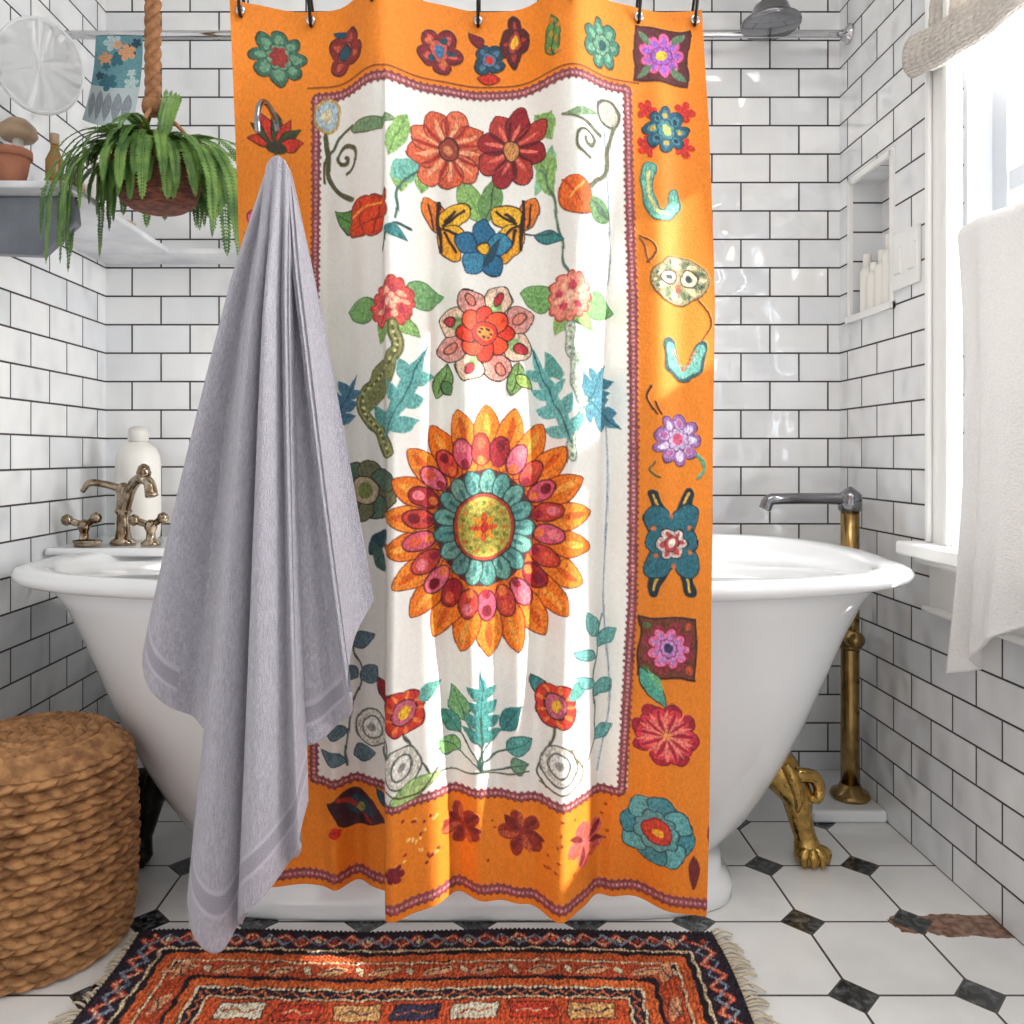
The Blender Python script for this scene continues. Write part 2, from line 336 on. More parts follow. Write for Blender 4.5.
# ---------------- painter
class Cv:
    def __init__(s,x0,y0,x1,y1,k,bg):
        s.x0,s.y0,s.k=x0,y0,k; s.W=int((x1-x0)*k)+1; s.H=int((y1-y0)*k)+1
        s.c=np.ones((s.H,s.W,3))*np.array(bg,float); s.e=np.zeros((s.H,s.W))
        r=rng.rand(s.H,s.W); s.n=(r+np.roll(r,1,0)+np.roll(r,2,0)+np.roll(r,1,1))/4-.5
        s.n*=2.2
        g=1.0/k
        s.X,s.Y=np.meshgrid(x0+np.arange(s.W)*g,y0+np.arange(s.H)*g)
        # slight hand-stitched wobble of every outline
        s.wx=1.3*np.sin(s.Y/7+np.sin(s.X/11)*2)+.7*np.sin(s.X/4.3+s.Y/5); s.wy=1.3*np.sin(s.X/8+np.sin(s.Y/9)*2)+.7*np.sin(s.Y/4.1-s.X/6); s.wob=0
    def put(s,bb,fn,col,e=1,st=.34,al=1):
        k=s.k
        a=max(0,int((bb[0]-s.x0)*k)-4); b=min(s.W,int((bb[2]-s.x0)*k)+5)
        c=max(0,int((bb[1]-s.y0)*k)-4); d=min(s.H,int((bb[3]-s.y0)*k)+5)
        if a>=b or c>=d: return
        X=s.X[c:d,a:b];Y=s.Y[c:d,a:b]
        if s.wob: X=X+s.wob*s.wx[c:d,a:b]; Y=Y+s.wob*s.wy[c:d,a:b]
        m=np.clip(fn(X,Y)*k+.5,0,1)*al
        cc=np.array(col,float)*(1+st*s.n[c:d,a:b,None])
        s.c[c:d,a:b]=s.c[c:d,a:b]*(1-m[...,None])+cc*m[...,None]
        s.e[c:d,a:b]=s.e[c:d,a:b]*(1-m)+e*m
    def ell(s,cx,cy,a,b,col,rot=0,ol=None,ow=1.4,e=1):
        if ol: s.ell(cx,cy,a+ow,b+ow,ol,rot,e=e)
        R=max(a,b)+2; cr,sr=math.cos(rot),math.sin(rot)
        def f(X,Y):
            u=(X-cx)*cr+(Y-cy)*sr; v=-(X-cx)*sr+(Y-cy)*cr
            return (1-np.sqrt((u/a)**2+(v/b)**2))*min(a,b)
        s.put((cx-R,cy-R,cx+R,cy+R),f,col,e)
    def lobe(s,cx,cy,R,n,dep,col,rot=0,sy=1,ol=None,ow=1.5,pw=.7,e=1):
        if ol: s.lobe(cx,cy,R+ow,n,dep,ol,rot,sy,pw=pw,e=e)
        def f(X,Y):
            u=X-cx;v=(Y-cy)/sy; th=np.arctan2(v,u)-rot
            return R*(1-dep+dep*np.abs(np.cos(n*th/2))**pw)-np.hypot(u,v)
        q=R*max(1,sy)+2
        s.put((cx-q,cy-q,cx+q,cy+q),f,col,e)
    def leaf(s,x0,y0,x1,y1,w,col,ol=None,vein=None,ow=1.2,e=1,p=.85,q=.95):
        L=math.hypot(x1-x0,y1-y0); 
        if L<1: return
        ux,uy=(x1-x0)/L,(y1-y0)/L
        if ol: s.leaf(x0-ux*ow,y0-uy*ow,x1+ux*ow,y1+uy*ow,w+ow,ol,p=p,e=e,q=q)
        def f(X,Y):
            t=((X-x0)*ux+(Y-y0)*uy)/L; v=np.abs(-(X-x0)*uy+(Y-y0)*ux)
            g=w*np.clip(np.sin(np.pi*np.clip(t,0,1)**p),0,1)**q-v
            return np.where((t<0)|(t>1),-5,g)
        qq=w+3
        s.put((min(x0,x1)-qq,min(y0,y1)-qq,max(x0,x1)+qq,max(y0,y1)+qq),f,col,e)
        if vein: s.line([(x0,y0),(x0+(x1-x0)*.85,y0+(y1-y0)*.85)],.9,vein,sm=False)
    def line(s,pts,w,col,sm=True,e=1,al=1):
        Q=[np.array(q) for q in (catm([(a,b) for a,b in pts],6) if sm and len(pts)>2 else pts)]
        Q=np.array(Q); lo=Q.min(0)-w-2; hi=Q.max(0)+w+2
        def f(X,Y):
            D=np.full(X.shape,1e9)
            for a,b in zip(Q[:-1],Q[1:]):
                d=b-a; l=(d*d).sum()+1e-9
                t=np.clip(((X-a[0])*d[0]+(Y-a[1])*d[1])/l,0,1)
                D=np.minimum(D,np.hypot(X-a[0]-t*d[0],Y-a[1]-t*d[1]))
            return w/2-D
        s.put((lo[0],lo[1],hi[0],hi[1]),f,col,e,al=al)
    def dots(s,pts,step,r,col,r2=None):
        Q=np.array(pts,float); acc=0
        for a,b in zip(Q[:-1],Q[1:]):
            l=np.hypot(*(b-a)); t=step-acc if acc else 0
            while t<l:
                q=a+(b-a)*t/l; s.ell(q[0],q[1],r,r,col); t+=step
            acc=(l-(t-step))%step
    def box(s,cx,cy,a,b,col,rot=0,ol=None,e=1):
        if ol: s.box(cx,cy,a+2,b+2,ol,rot,e=e)
        cr,sr=math.cos(rot),math.sin(rot); R=math.hypot(a,b)+2
        def f(X,Y):
            u=(X-cx)*cr+(Y-cy)*sr; v=-(X-cx)*sr+(Y-cy)*cr
            return np.minimum(a-np.abs(u),b-np.abs(v))
        s.put((cx-R,cy-R,cx+R,cy+R),f,col,e)
    def petals(s,cx,cy,r0,r1,n,w,cols,rot=0,sy=1,ol=None,e=1,q=.6,p=1.15,jit=0):
        for i in range(n):
            t=rot+2*math.pi*i/n+jit*.05*math.sin(i*7.3); c,sn=math.cos(t),math.sin(t)*sy; r1_=r1*(1+jit*.04*math.sin(i*4.7))
            s.leaf(cx+c*r0,cy+sn*r0,cx+c*r1_,cy+sn*r1_,w,cols[i%len(cols)],ol,e=e,p=p,q=q)
    def balls(s,cx,cy,r,n,a,b,cols,rot=0,sy=1,ol=None):
        for i in range(n):
            t=rot+2*math.pi*i/n
            s.ell(cx+math.cos(t)*r,cy+math.sin(t)*r*sy,a,b,cols[i%len(cols)],math.atan2(math.sin(t)*sy,math.cos(t)),ol)
    def spiral(s,cx,cy,r,turns,a0,w,col,d=1):
        pts=[]
        for i in range(28):
            t=i/27; rr=r*(1-.85*t); a=a0+d*t*turns*2*math.pi
            pts.append((cx+rr*math.cos(a),cy+rr*math.sin(a)))
        s.line(pts,w,col,sm=False)
OR=(232,132,32);WH=(240,237,230);MA=(122,32,42);TE=(60,128,128);TL=(96,160,148);GR=(92,140,72);GL=(140,180,105);OL=(120,118,60);PK=(222,96,128);RD=(206,48,32);DK=(52,34,30);YE=(236,178,44);NV=(32,72,92);BO=(150,78,84);BL=(206,150,150)
c=Cv(215,-25,735,925,1.2,OR)
lowv=np.sin(c.X/37)*.02+np.sin(c.Y/61+1)*.02
c.c*=(1+lowv+c.n*.08)[...,None]
c.put((312,88,630,800),lambda X,Y:np.minimum(np.minimum(X-312,630-X),np.minimum(Y-88,796-Y)),WH,0,.03)
def border(pts,w=7):
    c.line(pts,w+3,(120,58,62),sm=False); c.line(pts,w,BO,sm=False); c.dots(pts,4.4,1.4,BL)
    Q=np.array(pts,float)
    for a,b in zip(Q[:-1],Q[1:]):
        l=np.hypot(*(b-a)); nn=int(l/6.5); nx,ny=-(b-a)[1]/l,(b-a)[0]/l
        for i in range(nn):
            q=a+(b-a)*(i+.5)/nn
            for sd in(-1,1): c.ell(q[0]+nx*sd*(w/2+1.6),q[1]+ny*sd*(w/2+1.6),1.6,1.6,(140,66,74))
bp=[(313,90),(628,88),(633,300),(632,600),(624,797),(313,795),(313,90)]
border(bp,5)
c.line([(304,80),(640,80)],1.5,(120,60,30),sm=False)
c.line([(603,130),(612,260),(600,330),(610,460),(606,600),(612,700),(600,778)],1.6,(150,165,180)); 
border([(215,893),(735,893)],6)
c.wob=.8
def flo(x,y,R,n,c1,c2,c3,ol=DK,rot=0,sy=1):
    c.lobe(x,y,R,n,.3,c1,rot,sy,ol); c.petals(x,y,R*.25,R*.85,n,R*.16,[c2],rot,sy)
    c.lobe(x,y,R*.45,n,.2,c2,rot+.3,sy,ol,1); c.ell(x,y,R*.25,R*.25*sy,c3)
# top band
flo(276,52,27,8,(62,104,84),(104,150,120),MA,(30,50,40)); c.lobe(276,52,10,6,.3,(150,50,45))
flo(345,50,19,4,(140,44,44),(196,90,70),NV,rot=.5,sy=1.15); c.leaf(345,34,332,26,4,NV); c.ell(345,50,6,7,(40,80,100),0,DK)
flo(440,50,21,5,MA,(196,84,72),(60,110,150),rot=.2,sy=1.1); c.balls(440,50,12,5,4,3,[NV,(206,110,60)])
flo(490,52,16,4,NV,(80,120,150),RD,rot=.8); c.leaf(478,70,500,74,5,RD,DK); c.leaf(482,40,470,26,5,MA,DK)
flo(515,36,13,4,(90,24,34),(170,60,50),YE,rot=0,sy=1.9)
c.leaf(552,66,550,26,7,GR,(60,80,40),vein=DK)
for k in range(6): c.ell(552+(k%2)*6-3,30+k*7,2,3,(190,120,50))
flo(600,50,19,7,(66,120,100),(110,160,130),(40,80,80),(60,60,40),sy=1.3)
c.box(664,50,27,27,(88,34,38),.04,(60,24,24)); flo(664,50,23,9,(206,96,150),(150,90,180),YE,MA); 
for dx in(-22,22):
    for dy in(-22,22): c.leaf(664+dx*.5,50+dy*.5,664+dx*1.15,50+dy*1.15,4,(90,120,90))
# left band
for a in range(7):
    t=-math.pi/2+(a-3)*.5; c.leaf(274,135,274+27*math.cos(t),135+29*math.sin(t),5,[(200,52,34),(60,74,44)][a%2],DK)
c.ell(274,138,10,7,(60,60,40)); c.line([(274,145),(275,170)],2.5,(60,90,50))
for yy in (215,300,390,480,570,660,750): flo(270,yy,24,7,[TE,MA,(66,120,100),PK][yy%4],(220,120,90),YE)
flo(262,818,24,8,NV,TE,RD); 
c.leaf(330,818,385,835,18,(60,36,46),DK); c.leaf(345,818,375,832,9,(40,70,84)); c.line([(340,812),(372,838)],3,(170,50,44)); c.ell(360,826,4,4,(150,150,80)); c.leaf(378,800,388,818,5,NV); c.leaf(342,842,330,850,6,RD); c.lobe(398,860,10,6,.3,MA)
# right band
for k in range(4):
    t=.785+k*1.571; c.lobe(668+28*math.cos(t),125+26*math.sin(t),11,5,.5,(196,44,34))
flo(668,127,23,8,(34,84,104),(70,130,140),(180,190,110),(20,40,50)); c.balls(668,127,14,8,2.5,2.5,[(200,160,60),(20,50,70)])
c.line([(650,165),(648,190),(654,210),(666,214),(677,205),(676,192)],13,(60,100,90)); c.line([(650,165),(648,190),(654,210),(666,214),(676,205),(676,192)],10,(110,176,156)); c.line([(650,170),(649,190),(655,208),(666,212)],3,(226,206,130)); c.line([(640,235),(655,250),(648,262)],1.6,DK)
c.ell(680,280,30,23,(150,140,104),0,(90,70,40)); c.petals(680,280,12,27,14,3,[(210,200,160),(96,110,80)],0,.75)
for dx in(-11,11): c.ell(680+dx,278,7,7,(222,214,180),0,DK); c.ell(680+dx,278,3,3,(50,60,60))
c.ell(680,288,3,4,(150,80,50)); c.balls(680,280,25,16,2,2,[(206,190,140),(70,90,80)],0,.75); c.line([(650,262),(640,238)],2,(120,70,40)); c.line([(700,300),(712,318),(700,345)],1.4,DK)
c.line([(668,346),(672,366),(684,376),(696,366),(703,348)],15,(50,84,84),sm=False); c.line([(669,348),(674,366),(684,374),(694,366),(702,350)],11,(104,168,156),sm=False); c.line([(672,350),(684,372),(698,352)],2,(210,110,70),sm=False)
c.line([(655,415),(646,400),(650,385)],2,DK); c.line([(660,415),(654,404)],2,DK); c.line([(652,462),(646,470),(656,478)],2,(70,90,60))
flo(676,440,25,9,(160,110,170),(206,180,216),PK,(90,50,90)); c.balls(676,440,16,9,4,3,[(230,210,235),(190,110,160)])
c.line([(697,455),(704,470),(698,478)],4,(90,160,130))
QA=[.96,2.18,4.10,5.32]
for t in QA:
    x,y=670+33*math.cos(t),541+58*math.sin(t)
    c.line([(670,541),(x,y)],12,(24,44,56),sm=False); c.line([(670+(x-670)*.3,541+(y-541)*.3),(x,y)],2.6,(226,180,70),sm=False)
for t in QA: c.leaf(670,541,670+40*math.cos(t),541+42*math.sin(t),13,(44,104,118),(20,40,50),q=.4)
for dx in(-26,26): c.leaf(670,541,670+dx,541,13,(44,104,118),(20,40,50),q=.4)
c.box(670,541,19,26,(44,104,118)); flo(670,543,16,6,(206,190,180),(190,70,70),(240,230,210),(40,40,50)); c.balls(670,541,21,6,2.4,2.4,[(206,110,60)],.5,1.2)
c.box(666,646,26,29,(110,56,40),.03,(60,30,24)); c.lobe(666,646,26,8,.4,(140,50,60),.3); flo(666,646,20,9,(224,110,150),(190,130,190),(60,60,90),MA)
for dx,dy in((-20,-22),(20,-22),(-20,22),(20,22)): c.ell(666+dx,646+dy,4,4,[(80,110,60),(190,80,50)][(dx>0)*1])
c.leaf(640,668,662,704,8,(80,160,140),DK); c.leaf(660,690,648,668,5,(110,180,130))
c.lobe(664,732,31,8,.3,(170,34,54),.2,1,(120,24,44)); flo(664,732,27,10,(214,58,72),(236,110,100),(240,150,90),(140,30,50)); c.petals(664,732,4,26,20,1.6,[(170,30,60),(240,130,110)])
c.petals(656,830,10,34,8,13,[(70,140,150),(100,170,170)],.2,1,(40,70,80)); c.lobe(656,830,19,9,.2,(96,160,160),0,1,(50,60,60)); c.ell(656,830,11,11,(200,70,50),0,MA); c.ell(656,830,4,4,YE)
c.leaf(690,845,688,880,5,(110,40,40)); c.line([(704,820),(706,850)],2,MA)
# bottom band
for x,y,R in((462,832,20),(521,832,22),(586,842,21)):
    col=(150,50,40) if x<580 else (206,90,90)
    c.lobe(x,y,R,5,.55,col,.6,1.1); c.petals(x,y,3,R,7,3,[(120,40,36),(190,90,60)],.2)
for k in range(26): c.ell(405+rng.rand()*40,810+rng.rand()*50,1.8,1.8,[(140,50,40),(250,190,110)][k%2])
for k in range(24): c.ell(480+rng.rand()*130,805+rng.rand()*60,1.5,1.5,(170,70,30))
# white panel top
c.ell(325,108,12,13,(170,190,200),0,(196,160,90),3); c.ell(325,108,5,6,(220,206,170))
c.ell(607,116,10,12,(214,200,180),0,(96,96,80),3)
vine=(86,84,52)
c.line([(322,125),(326,150),(330,172),(352,190)],5,vine); c.spiral(344,148,14,1.3,1.5,3.4,vine,-1); c.line([(322,170),(324,148),(338,128),(352,124)],2.8,vine); c.leaf(352,126,398,132,6,(120,150,110),vine)
c.line([(612,130),(608,152),(604,175),(588,192)],5,(104,104,78)); c.spiral(585,150,15,1.3,1.5,3.4,(104,104,78),1); c.line([(560,126),(580,130),(598,140)],2.8,(104,104,78)); c.leaf(596,120,560,126,4,(130,160,120))
for (x0,y0,x1,y1) in((408,122,392,168),(398,195,418,165),(405,200,400,168)): c.leaf(x0,y0,x1,y1,9,GL if x0>400 else (120,170,120),vein=GR)
c.leaf(395,190,422,160,10,(110,176,160)); c.leaf(536,195,552,150,8,(140,190,150))
c.line([(398,228),(402,200),(412,180),(426,168)],2.4,(60,96,88)); c.line([(388,250),(396,235),(412,234)],3,(50,80,80)); c.leaf(388,236,410,246,6,TE)
for (x0,y0,x1,y1) in((536,115,552,145),(532,150,556,178),(540,160,552,200),(530,140,550,118)): c.leaf(x0,y0,x1,y1,9,GL,vein=GR)
c.line([(540,170),(552,200),(560,250),(566,280)],2.4,(90,120,100)); c.leaf(536,234,560,244,6,TE,NV); c.line([(520,232),(552,236)],2,(60,80,80))
c.line([(448,150),(460,180),(482,222)],3,GR); c.line([(512,150),(500,180),(484,222)],3,GR)
c.leaf(484,222,458,172,12,GL,GR,vein=GR); c.leaf(484,222,498,170,10,(110,150,90),GR,vein=DK); c.leaf(425,168,420,195,6,GL)
c.petals(448,148,6,40,9,13,[(206,92,60),(222,110,76)],.1,1,(120,50,40),jit=1); c.petals(448,148,5,34,18,2,[(240,160,120),(160,50,40)],.1); c.ell(448,148,10,10,(150,60,48),0,DK); c.ell(448,148,5,5,(206,130,90))
c.petals(512,145,5,35,8,11,[(150,36,44),(180,60,52)],.3,1.2,(80,20,30),jit=1); c.petals(512,145,4,28,16,1.8,[(226,110,90),(100,20,30)],.3); c.ell(512,147,8,9,(206,140,80),0,DK)
# tulips
c.leaf(360,222,334,196,10,GR,DK,vein=DK); c.lobe(370,212,22,4,.18,(216,66,28),.85,1,(110,40,26)); c.line([(360,196),(366,230)],2,(150,40,24)); c.line([(384,196),(378,230)],2,(150,40,24)); c.line([(352,206),(388,202)],2.4,(240,150,60)); c.line([(354,220),(386,218)],1.4,(120,40,24))
c.leaf(566,186,582,222,16,(232,104,38),(140,60,30),q=.5); c.line([(560,188),(580,214)],1.8,(190,60,30)); c.line([(566,206),(580,190)],1.8,(250,180,90)); c.ell(598,212,11,11,(120,160,110),0,GR); c.leaf(588,206,610,218,4,(90,120,90))
# butterflies
for sx,x in((1,450),(-1,511)):
    c.leaf(x-sx*6,228,x-sx*26,198,10,(226,120,40),DK,q=.5); c.leaf(x-sx*10,222,x+sx*20,206,11,YE,DK,q=.5); c.leaf(x-sx*10,228,x+sx*16,242,10,YE,DK,q=.5); c.leaf(x-sx*10,228,x+sx*8,260,10,(240,160,40),DK,q=.5)
    for q0,q1 in(((-6,222),(14,208)),((-6,226),(12,238)),((-6,230),(5,252)),((-4,218),(4,210))): c.line([(x+sx*q0[0],q0[1]),(x+sx*q1[0],q1[1])],3,DK,sm=False)
    c.line([(x-sx*13,200),(x-sx*10,248)],4,DK,sm=False); c.line([(x-sx*22,204),(x-sx*16,226)],2,DK,sm=False)
c.petals(483,248,4,28,5,11,[(40,104,140),(60,130,160)],-1.57,1.1,(20,50,80)); c.ell(483,246,5,5,YE,0,DK); c.leaf(483,268,500,236,5,NV); 
# pink blossoms
for x,y,cc_ in((395,306,(222,88,84)),(568,300,(238,140,120))):
    c.leaf(x-12,y+2,x-48,y-2 if x<500 else y-8,13,(120,168,100),(80,120,70),vein=GR); c.leaf(x+12,y-8 if x<500 else y+2,x+46,y-12 if x<500 else y+12,13,(120,168,110),(80,120,70),vein=GR)
    c.leaf(x,y+10,x-14,y+36,8,GL); c.leaf(x,y+10,x+24,y+32,8,GL,GR)
    c.lobe(x,y,20,12,.15,cc_,0,1.15,(170,60,50)); c.balls(x,y,11,9,4,3,[(250,180,150),(200,70,90)]); c.balls(x,y,4,4,3,3,[(250,190,160)])
# centre flower
c.petals(485,334,20,48,8,14,[(232,196,170),(214,150,140)],.39,1.05,(50,44,36),jit=1); c.balls(485,334,31,8,7,6,[(140,170,110),(226,130,120)],.39)
for k in range(8):
    t=.39+k*.785; c.ell(485+38*math.cos(t),334+38*math.sin(t),6,4,[(190,50,60),(220,130,110)][k%2],t,DK,1.2)
c.balls(485,333,17,8,11,9,[(214,50,28),(230,70,34)],0,1,(60,14,14)); c.ell(485,333,11,11,(206,44,30),0,DK); c.ell(485,333,7,7,(230,120,50)); c.balls(485,333,4.5,6,1.5,1.5,[DK])
c.leaf(448,364,436,396,9,(120,160,90),DK,vein=DK); c.leaf(442,380,450,394,5,(90,130,80),DK); c.leaf(520,364,512,396,9,(120,160,90),DK,vein=DK); c.leaf(516,376,532,390,6,(150,180,90),DK)
# S stems and teal leaves
sl_=[(397,328),(399,352),(386,372),(366,392),(364,412),(380,430),(390,452)]
c.line(sl_,12,(96,100,58)); c.line(sl_,8,(150,150,96)); c.leaf(398,350,364,415,11,(130,134,84),(90,94,54)); c.line(sl_,2.5,(90,90,50)); c.dots(sl_,7,1.6,(206,200,140))
sr_=[(567,328),(570,352),(582,375),(586,402),(574,425),(570,455)]
c.line(sr_,10,(130,150,140)); c.line(sr_,7,(206,214,192)); c.leaf(572,350,586,415,9,(190,204,184),(130,150,140)); c.dots(sr_,7,1.6,(130,150,130))
def fern(x0,y0,x1,y1,n,w,l,col,ol=None):
    L=math.hypot(x1-x0,y1-y0);ux,uy=(x1-x0)/L,(y1-y0)/L
    for i in range(n):
        t=.1+.75*i/n; px,py=x0+(x1-x0)*t,y0+(y1-y0)*t; ll=l*(1-.45*t)
        for sd in(-1,1): c.leaf(px,py,px+(ux*.8-uy*sd)*ll,py+(uy*.8+ux*sd)*ll,w,col,ol)
    c.leaf(x0,y0,x1,y1,w*1.2,col,ol); c.line([(x0,y0),(x1,y1)],1.2,(40,90,100))
fern(386,438,428,345,3,7,24,(100,166,160)); fern(330,425,356,372,3,6,19,(84,124,150)); c.leaf(330,400,318,352,6,(90,120,140))
fern(572,445,530,345,4,6,22,(110,176,170)); fern(588,400,606,366,2,6,19,(70,124,140)); fern(588,400,620,430,2,7,16,(80,132,150)); c.leaf(560,380,545,352,6,TL)
# left hidden flower
c.petals(366,492,8,32,8,12,[(110,110,80),(84,110,90)],.2,1,DK); c.ell(366,492,14,14,(190,170,140),0,DK); c.ell(366,492,8,8,(120,130,70)); c.leaf(370,560,388,530,8,(50,80,90)); c.leaf(385,575,372,545,6,(70,100,90))
# big flower
bx_,by_=488,531
c.wob=.35
c.ell(bx_,by_,74,92,(222,106,26))
c.petals(bx_,by_,50,103,22,13,[(234,118,26),(240,132,36)],.13,1.22,(120,40,24),q=.65,p=1.05)
c.petals(bx_,by_,72,97,22,3.5,[(246,158,60),(210,90,24)],.13,1.22)
bx_,by_=484,527
c.balls(bx_,by_,65,22,15,9,[(216,88,112),(196,62,50),(160,36,44),(226,106,128),(206,70,60)],.1,1.2,(86,20,26))
c.balls(bx_,by_,70,22,6,5,[(236,120,130),(220,90,60),(120,20,36)],.1,1.2)
c.balls(bx_,by_,56,22,5,4,[(236,120,60),(150,34,54)],.1,1.2)
c.ell(bx_,by_,50,58,(90,44,44))
c.balls(bx_,by_,39,17,12,8,[(92,150,142),(110,164,150)],0,1.17,(46,70,72)); c.balls(bx_,by_,36,17,6,2,[(60,110,110)],0,1.17)
c.ell(bx_,by_,30,33,(176,66,50),0,DK); c.ell(bx_,by_,27,30,(180,168,74)); c.balls(bx_,by_,22,20,2,2,[(206,120,50),(130,130,50)],0,1.12); c.balls(bx_,by_,14,14,2,2,[(200,190,90),(130,130,60)],0,1.1)
c.petals(bx_,by_,1,14,8,3,[(222,84,34),(240,150,40)],0,1.1); c.ell(bx_,by_,4,5,(200,50,40))
c.wob=.8
# bottom plants
for (x0,y0,x1,y1,col) in((482,752,450,690,(120,170,110)),(482,756,520,706,(60,130,130)),(478,762,442,712,(80,150,130)),(484,764,532,738,(90,160,150)),(476,768,440,744,(130,180,110)),(494,772,528,764,(110,150,120))):
    c.line([(482,775),(x0,y0),(x1,y1)],1.8,(60,90,80)); 
    c.leaf((x0+x1)/2,(y0+y1)/2,x1,y1,9,col,(50,100,96),vein=(40,90,90))
fern(482,752,482,672,4,6,20,(76,146,140))
c.line([(482,775),(481,720)],2.4,(60,90,80)); c.line([(440,775),(482,776),(530,772)],1.8,(90,100,80))
def redf(x,y):
    if x<450: c.leaf(x-4,y+8,x-30,y-22,8,(150,34,44),DK)
    else: c.leaf(x-6,y-6,x-24,y-26,7,TE,DK)
    c.lobe(x,y,21,4,.16,(206,56,40),.785,1,(110,24,30)); c.ell(x,y,11,10,(190,90,110),0,DK); c.ell(x,y,5,5,YE); c.petals(x,y,11,20,9,2,[(240,120,60)]); c.leaf(x+12,y-8,x+34,y-24,8,TL)
c.line([(407,725),(412,745),(425,765),(432,782)],2,(70,80,70)); c.line([(555,718),(546,745),(538,770),(545,782)],2,(90,90,70))
redf(406,706); redf(555,702)
for x,y in((404,758),(372,738),(558,758)):
    c.ell(x,y,17,18,(216,212,200),0,(90,96,90),1.8); c.ell(x,y,9,10,(236,232,224),0,(90,96,90),1.8); c.ell(x,y,4,4,(150,150,140))
c.leaf(392,790,440,776,9,(170,200,130),GR); c.line([(390,780),(420,790),(436,770)],2,vine); c.line([(540,780),(570,784),(582,770),(570,742)],2,(110,104,80))
c.line([(590,760),(598,730),(594,690),(600,650),(604,616)],1.6,(90,110,100))
for (x0,y0,x1,y1) in((597,660,572,650),(600,650,618,630),(597,690,575,676),(595,700,614,684),(596,745,614,728),(600,640,588,614)): c.leaf(x0,y0,x1,y1,6,(110,170,164),(60,110,110))
c.line([(345,780),(350,720),(362,690),(350,650)],1.8,(70,80,80))
for (x0,y0,x1,y1) in((350,650,330,632),(352,655,374,640),(356,690,336,676),(360,690,378,676),(350,720,322,712),(346,745,322,738),(352,770,376,764),(345,775,322,764)): c.leaf(x0,y0,x1,y1,8,(96,120,130),(60,80,90))
# mesh of the curtain
nc,nr=600,1090
u=np.linspace(0,1,nc)[None,:]; v=np.linspace(0,1,nr)[:,None]
yb=905.0; ytop=3.0
Y=ytop+(yb-ytop)*v+0*u
xl=np.interp(Y[:,0],[0,170,500,905],[232,238,250,268])[:,None]; xr=np.interp(Y[:,0],[0,120,300,520,700,905],[705,711,716,713,708,701])[:,None]
X=xl+(xr-xl)*u
topA=.042*(1-smooth(60,560,Y)); botA=.038*smooth(420,900,Y); midA=.007
def topwave(X):
    ph=2*np.pi*(X-390)/185; return (np.cos(ph)+.3*np.cos(2*ph+.6)+.12*np.cos(3*ph+1))/1.15
d=1.282-topA*topwave(X)-botA*np.cos(2*np.pi*(X-397)/152)*np.where(X<388,.3,1)
d+=midA*np.sin(X/23+Y/300)*smooth(80,300,Y)+.003*np.sin(X/9+Y/160)*smooth(100,300,Y)
def ridge(x0,k,w,a,y0,y1): return a*np.exp(-((X-(x0+k*(Y-300)))/w)**2)*smooth(y0,y1,Y)
d+=1.8*(ridge(437,.03,13,.012,80,300)-ridge(462,.03,14,.010,80,300)+ridge(545,-.02,15,.013,60,260)-ridge(576,-.03,14,.009,60,260)+ridge(612,-.02,11,.012,100,300)+ridge(345,.02,12,.012,100,300)-ridge(660,0,16,.008,0,100)-ridge(325,.02,9,.008,100,300)+ridge(500,.01,13,.006,400,600))
step=(1-smooth(386,389,X))*smooth(60,220,Y)
d+=.058*step
d-=.026*np.exp(-((X-396)/12)**2)*smooth(90,240,Y)*(1-.5*smooth(700,905,Y))
d=np.minimum(d,1.369)
iy=np.clip(((Y-c.y0)*c.k).round().astype(int),0,c.H-1); ix=np.clip(((X-c.x0)*c.k).round().astype(int),0,c.W-1)
cc=c.c[iy,ix]; ee=c.e[iy,ix]
d=d-.0012*ee+.00013*rng.randn(*d.shape)*(1+ee)
base_d=1.285+.055*step
V=np.stack([(X-480)/F*base_d,d,EYE-(Y-455)/F*1.285],-1).reshape(-1,3)
curt=mk('shower_curtain',V,gridfaces(nr,nc),attrmat('embroidered_fabric',.7,.25,650,.08),loc=(0,1.285,.16),label='orange and white shower curtain embroidered with colourful folk flowers',cat='shower curtain',colors=linarr(cc))
RZ=EYE+500/F*1.285
rod=empty('curtain_rod',(0,1.285,RZ),'chrome shower curtain rod with a ceiling support above the tub','curtain rod')
mk('bar',*tube([(XL,1.285,RZ),(.46,1.285,RZ)],.011,16,4),chrome,parent=rod)
mk('ceiling_support',*tube([(.44,1.285,RZ),(.44,1.285,ZC)],.009,12,3),chrome,parent=rod)
mk('flange',*lathe([(.03,0),(.03,.006),(.016,.014)],(XL,1.285,RZ),20,'x'),chrome,parent=rod)
for hx in(242,308,376,478,568,640,698):
    x=(hx-480)/F*1.285; yy=1.282-.042*float(topwave(hx)); z0=EYE-(16-455)/F*1.285
    mk('hook',*tube([(x,yy+.012,z0+.012),(x,yy-.004,z0-.004),(x,yy-.014,z0+.012),(x,1.268,RZ-.03),(x,1.268,RZ),(x,1.285,RZ+.018),(x,1.303,RZ),(x,1.29,RZ-.03),(x,yy+.012,z0+.02)],.0028,8,6),darkm,parent=curt)
    mk('grommet',*lathe([(.004,-.006),(.0075,-.006),(.008,-.003),(.0075,0)],(x,yy-.002,z0+.004),14,'y',cap=False),chrome,parent=curt)
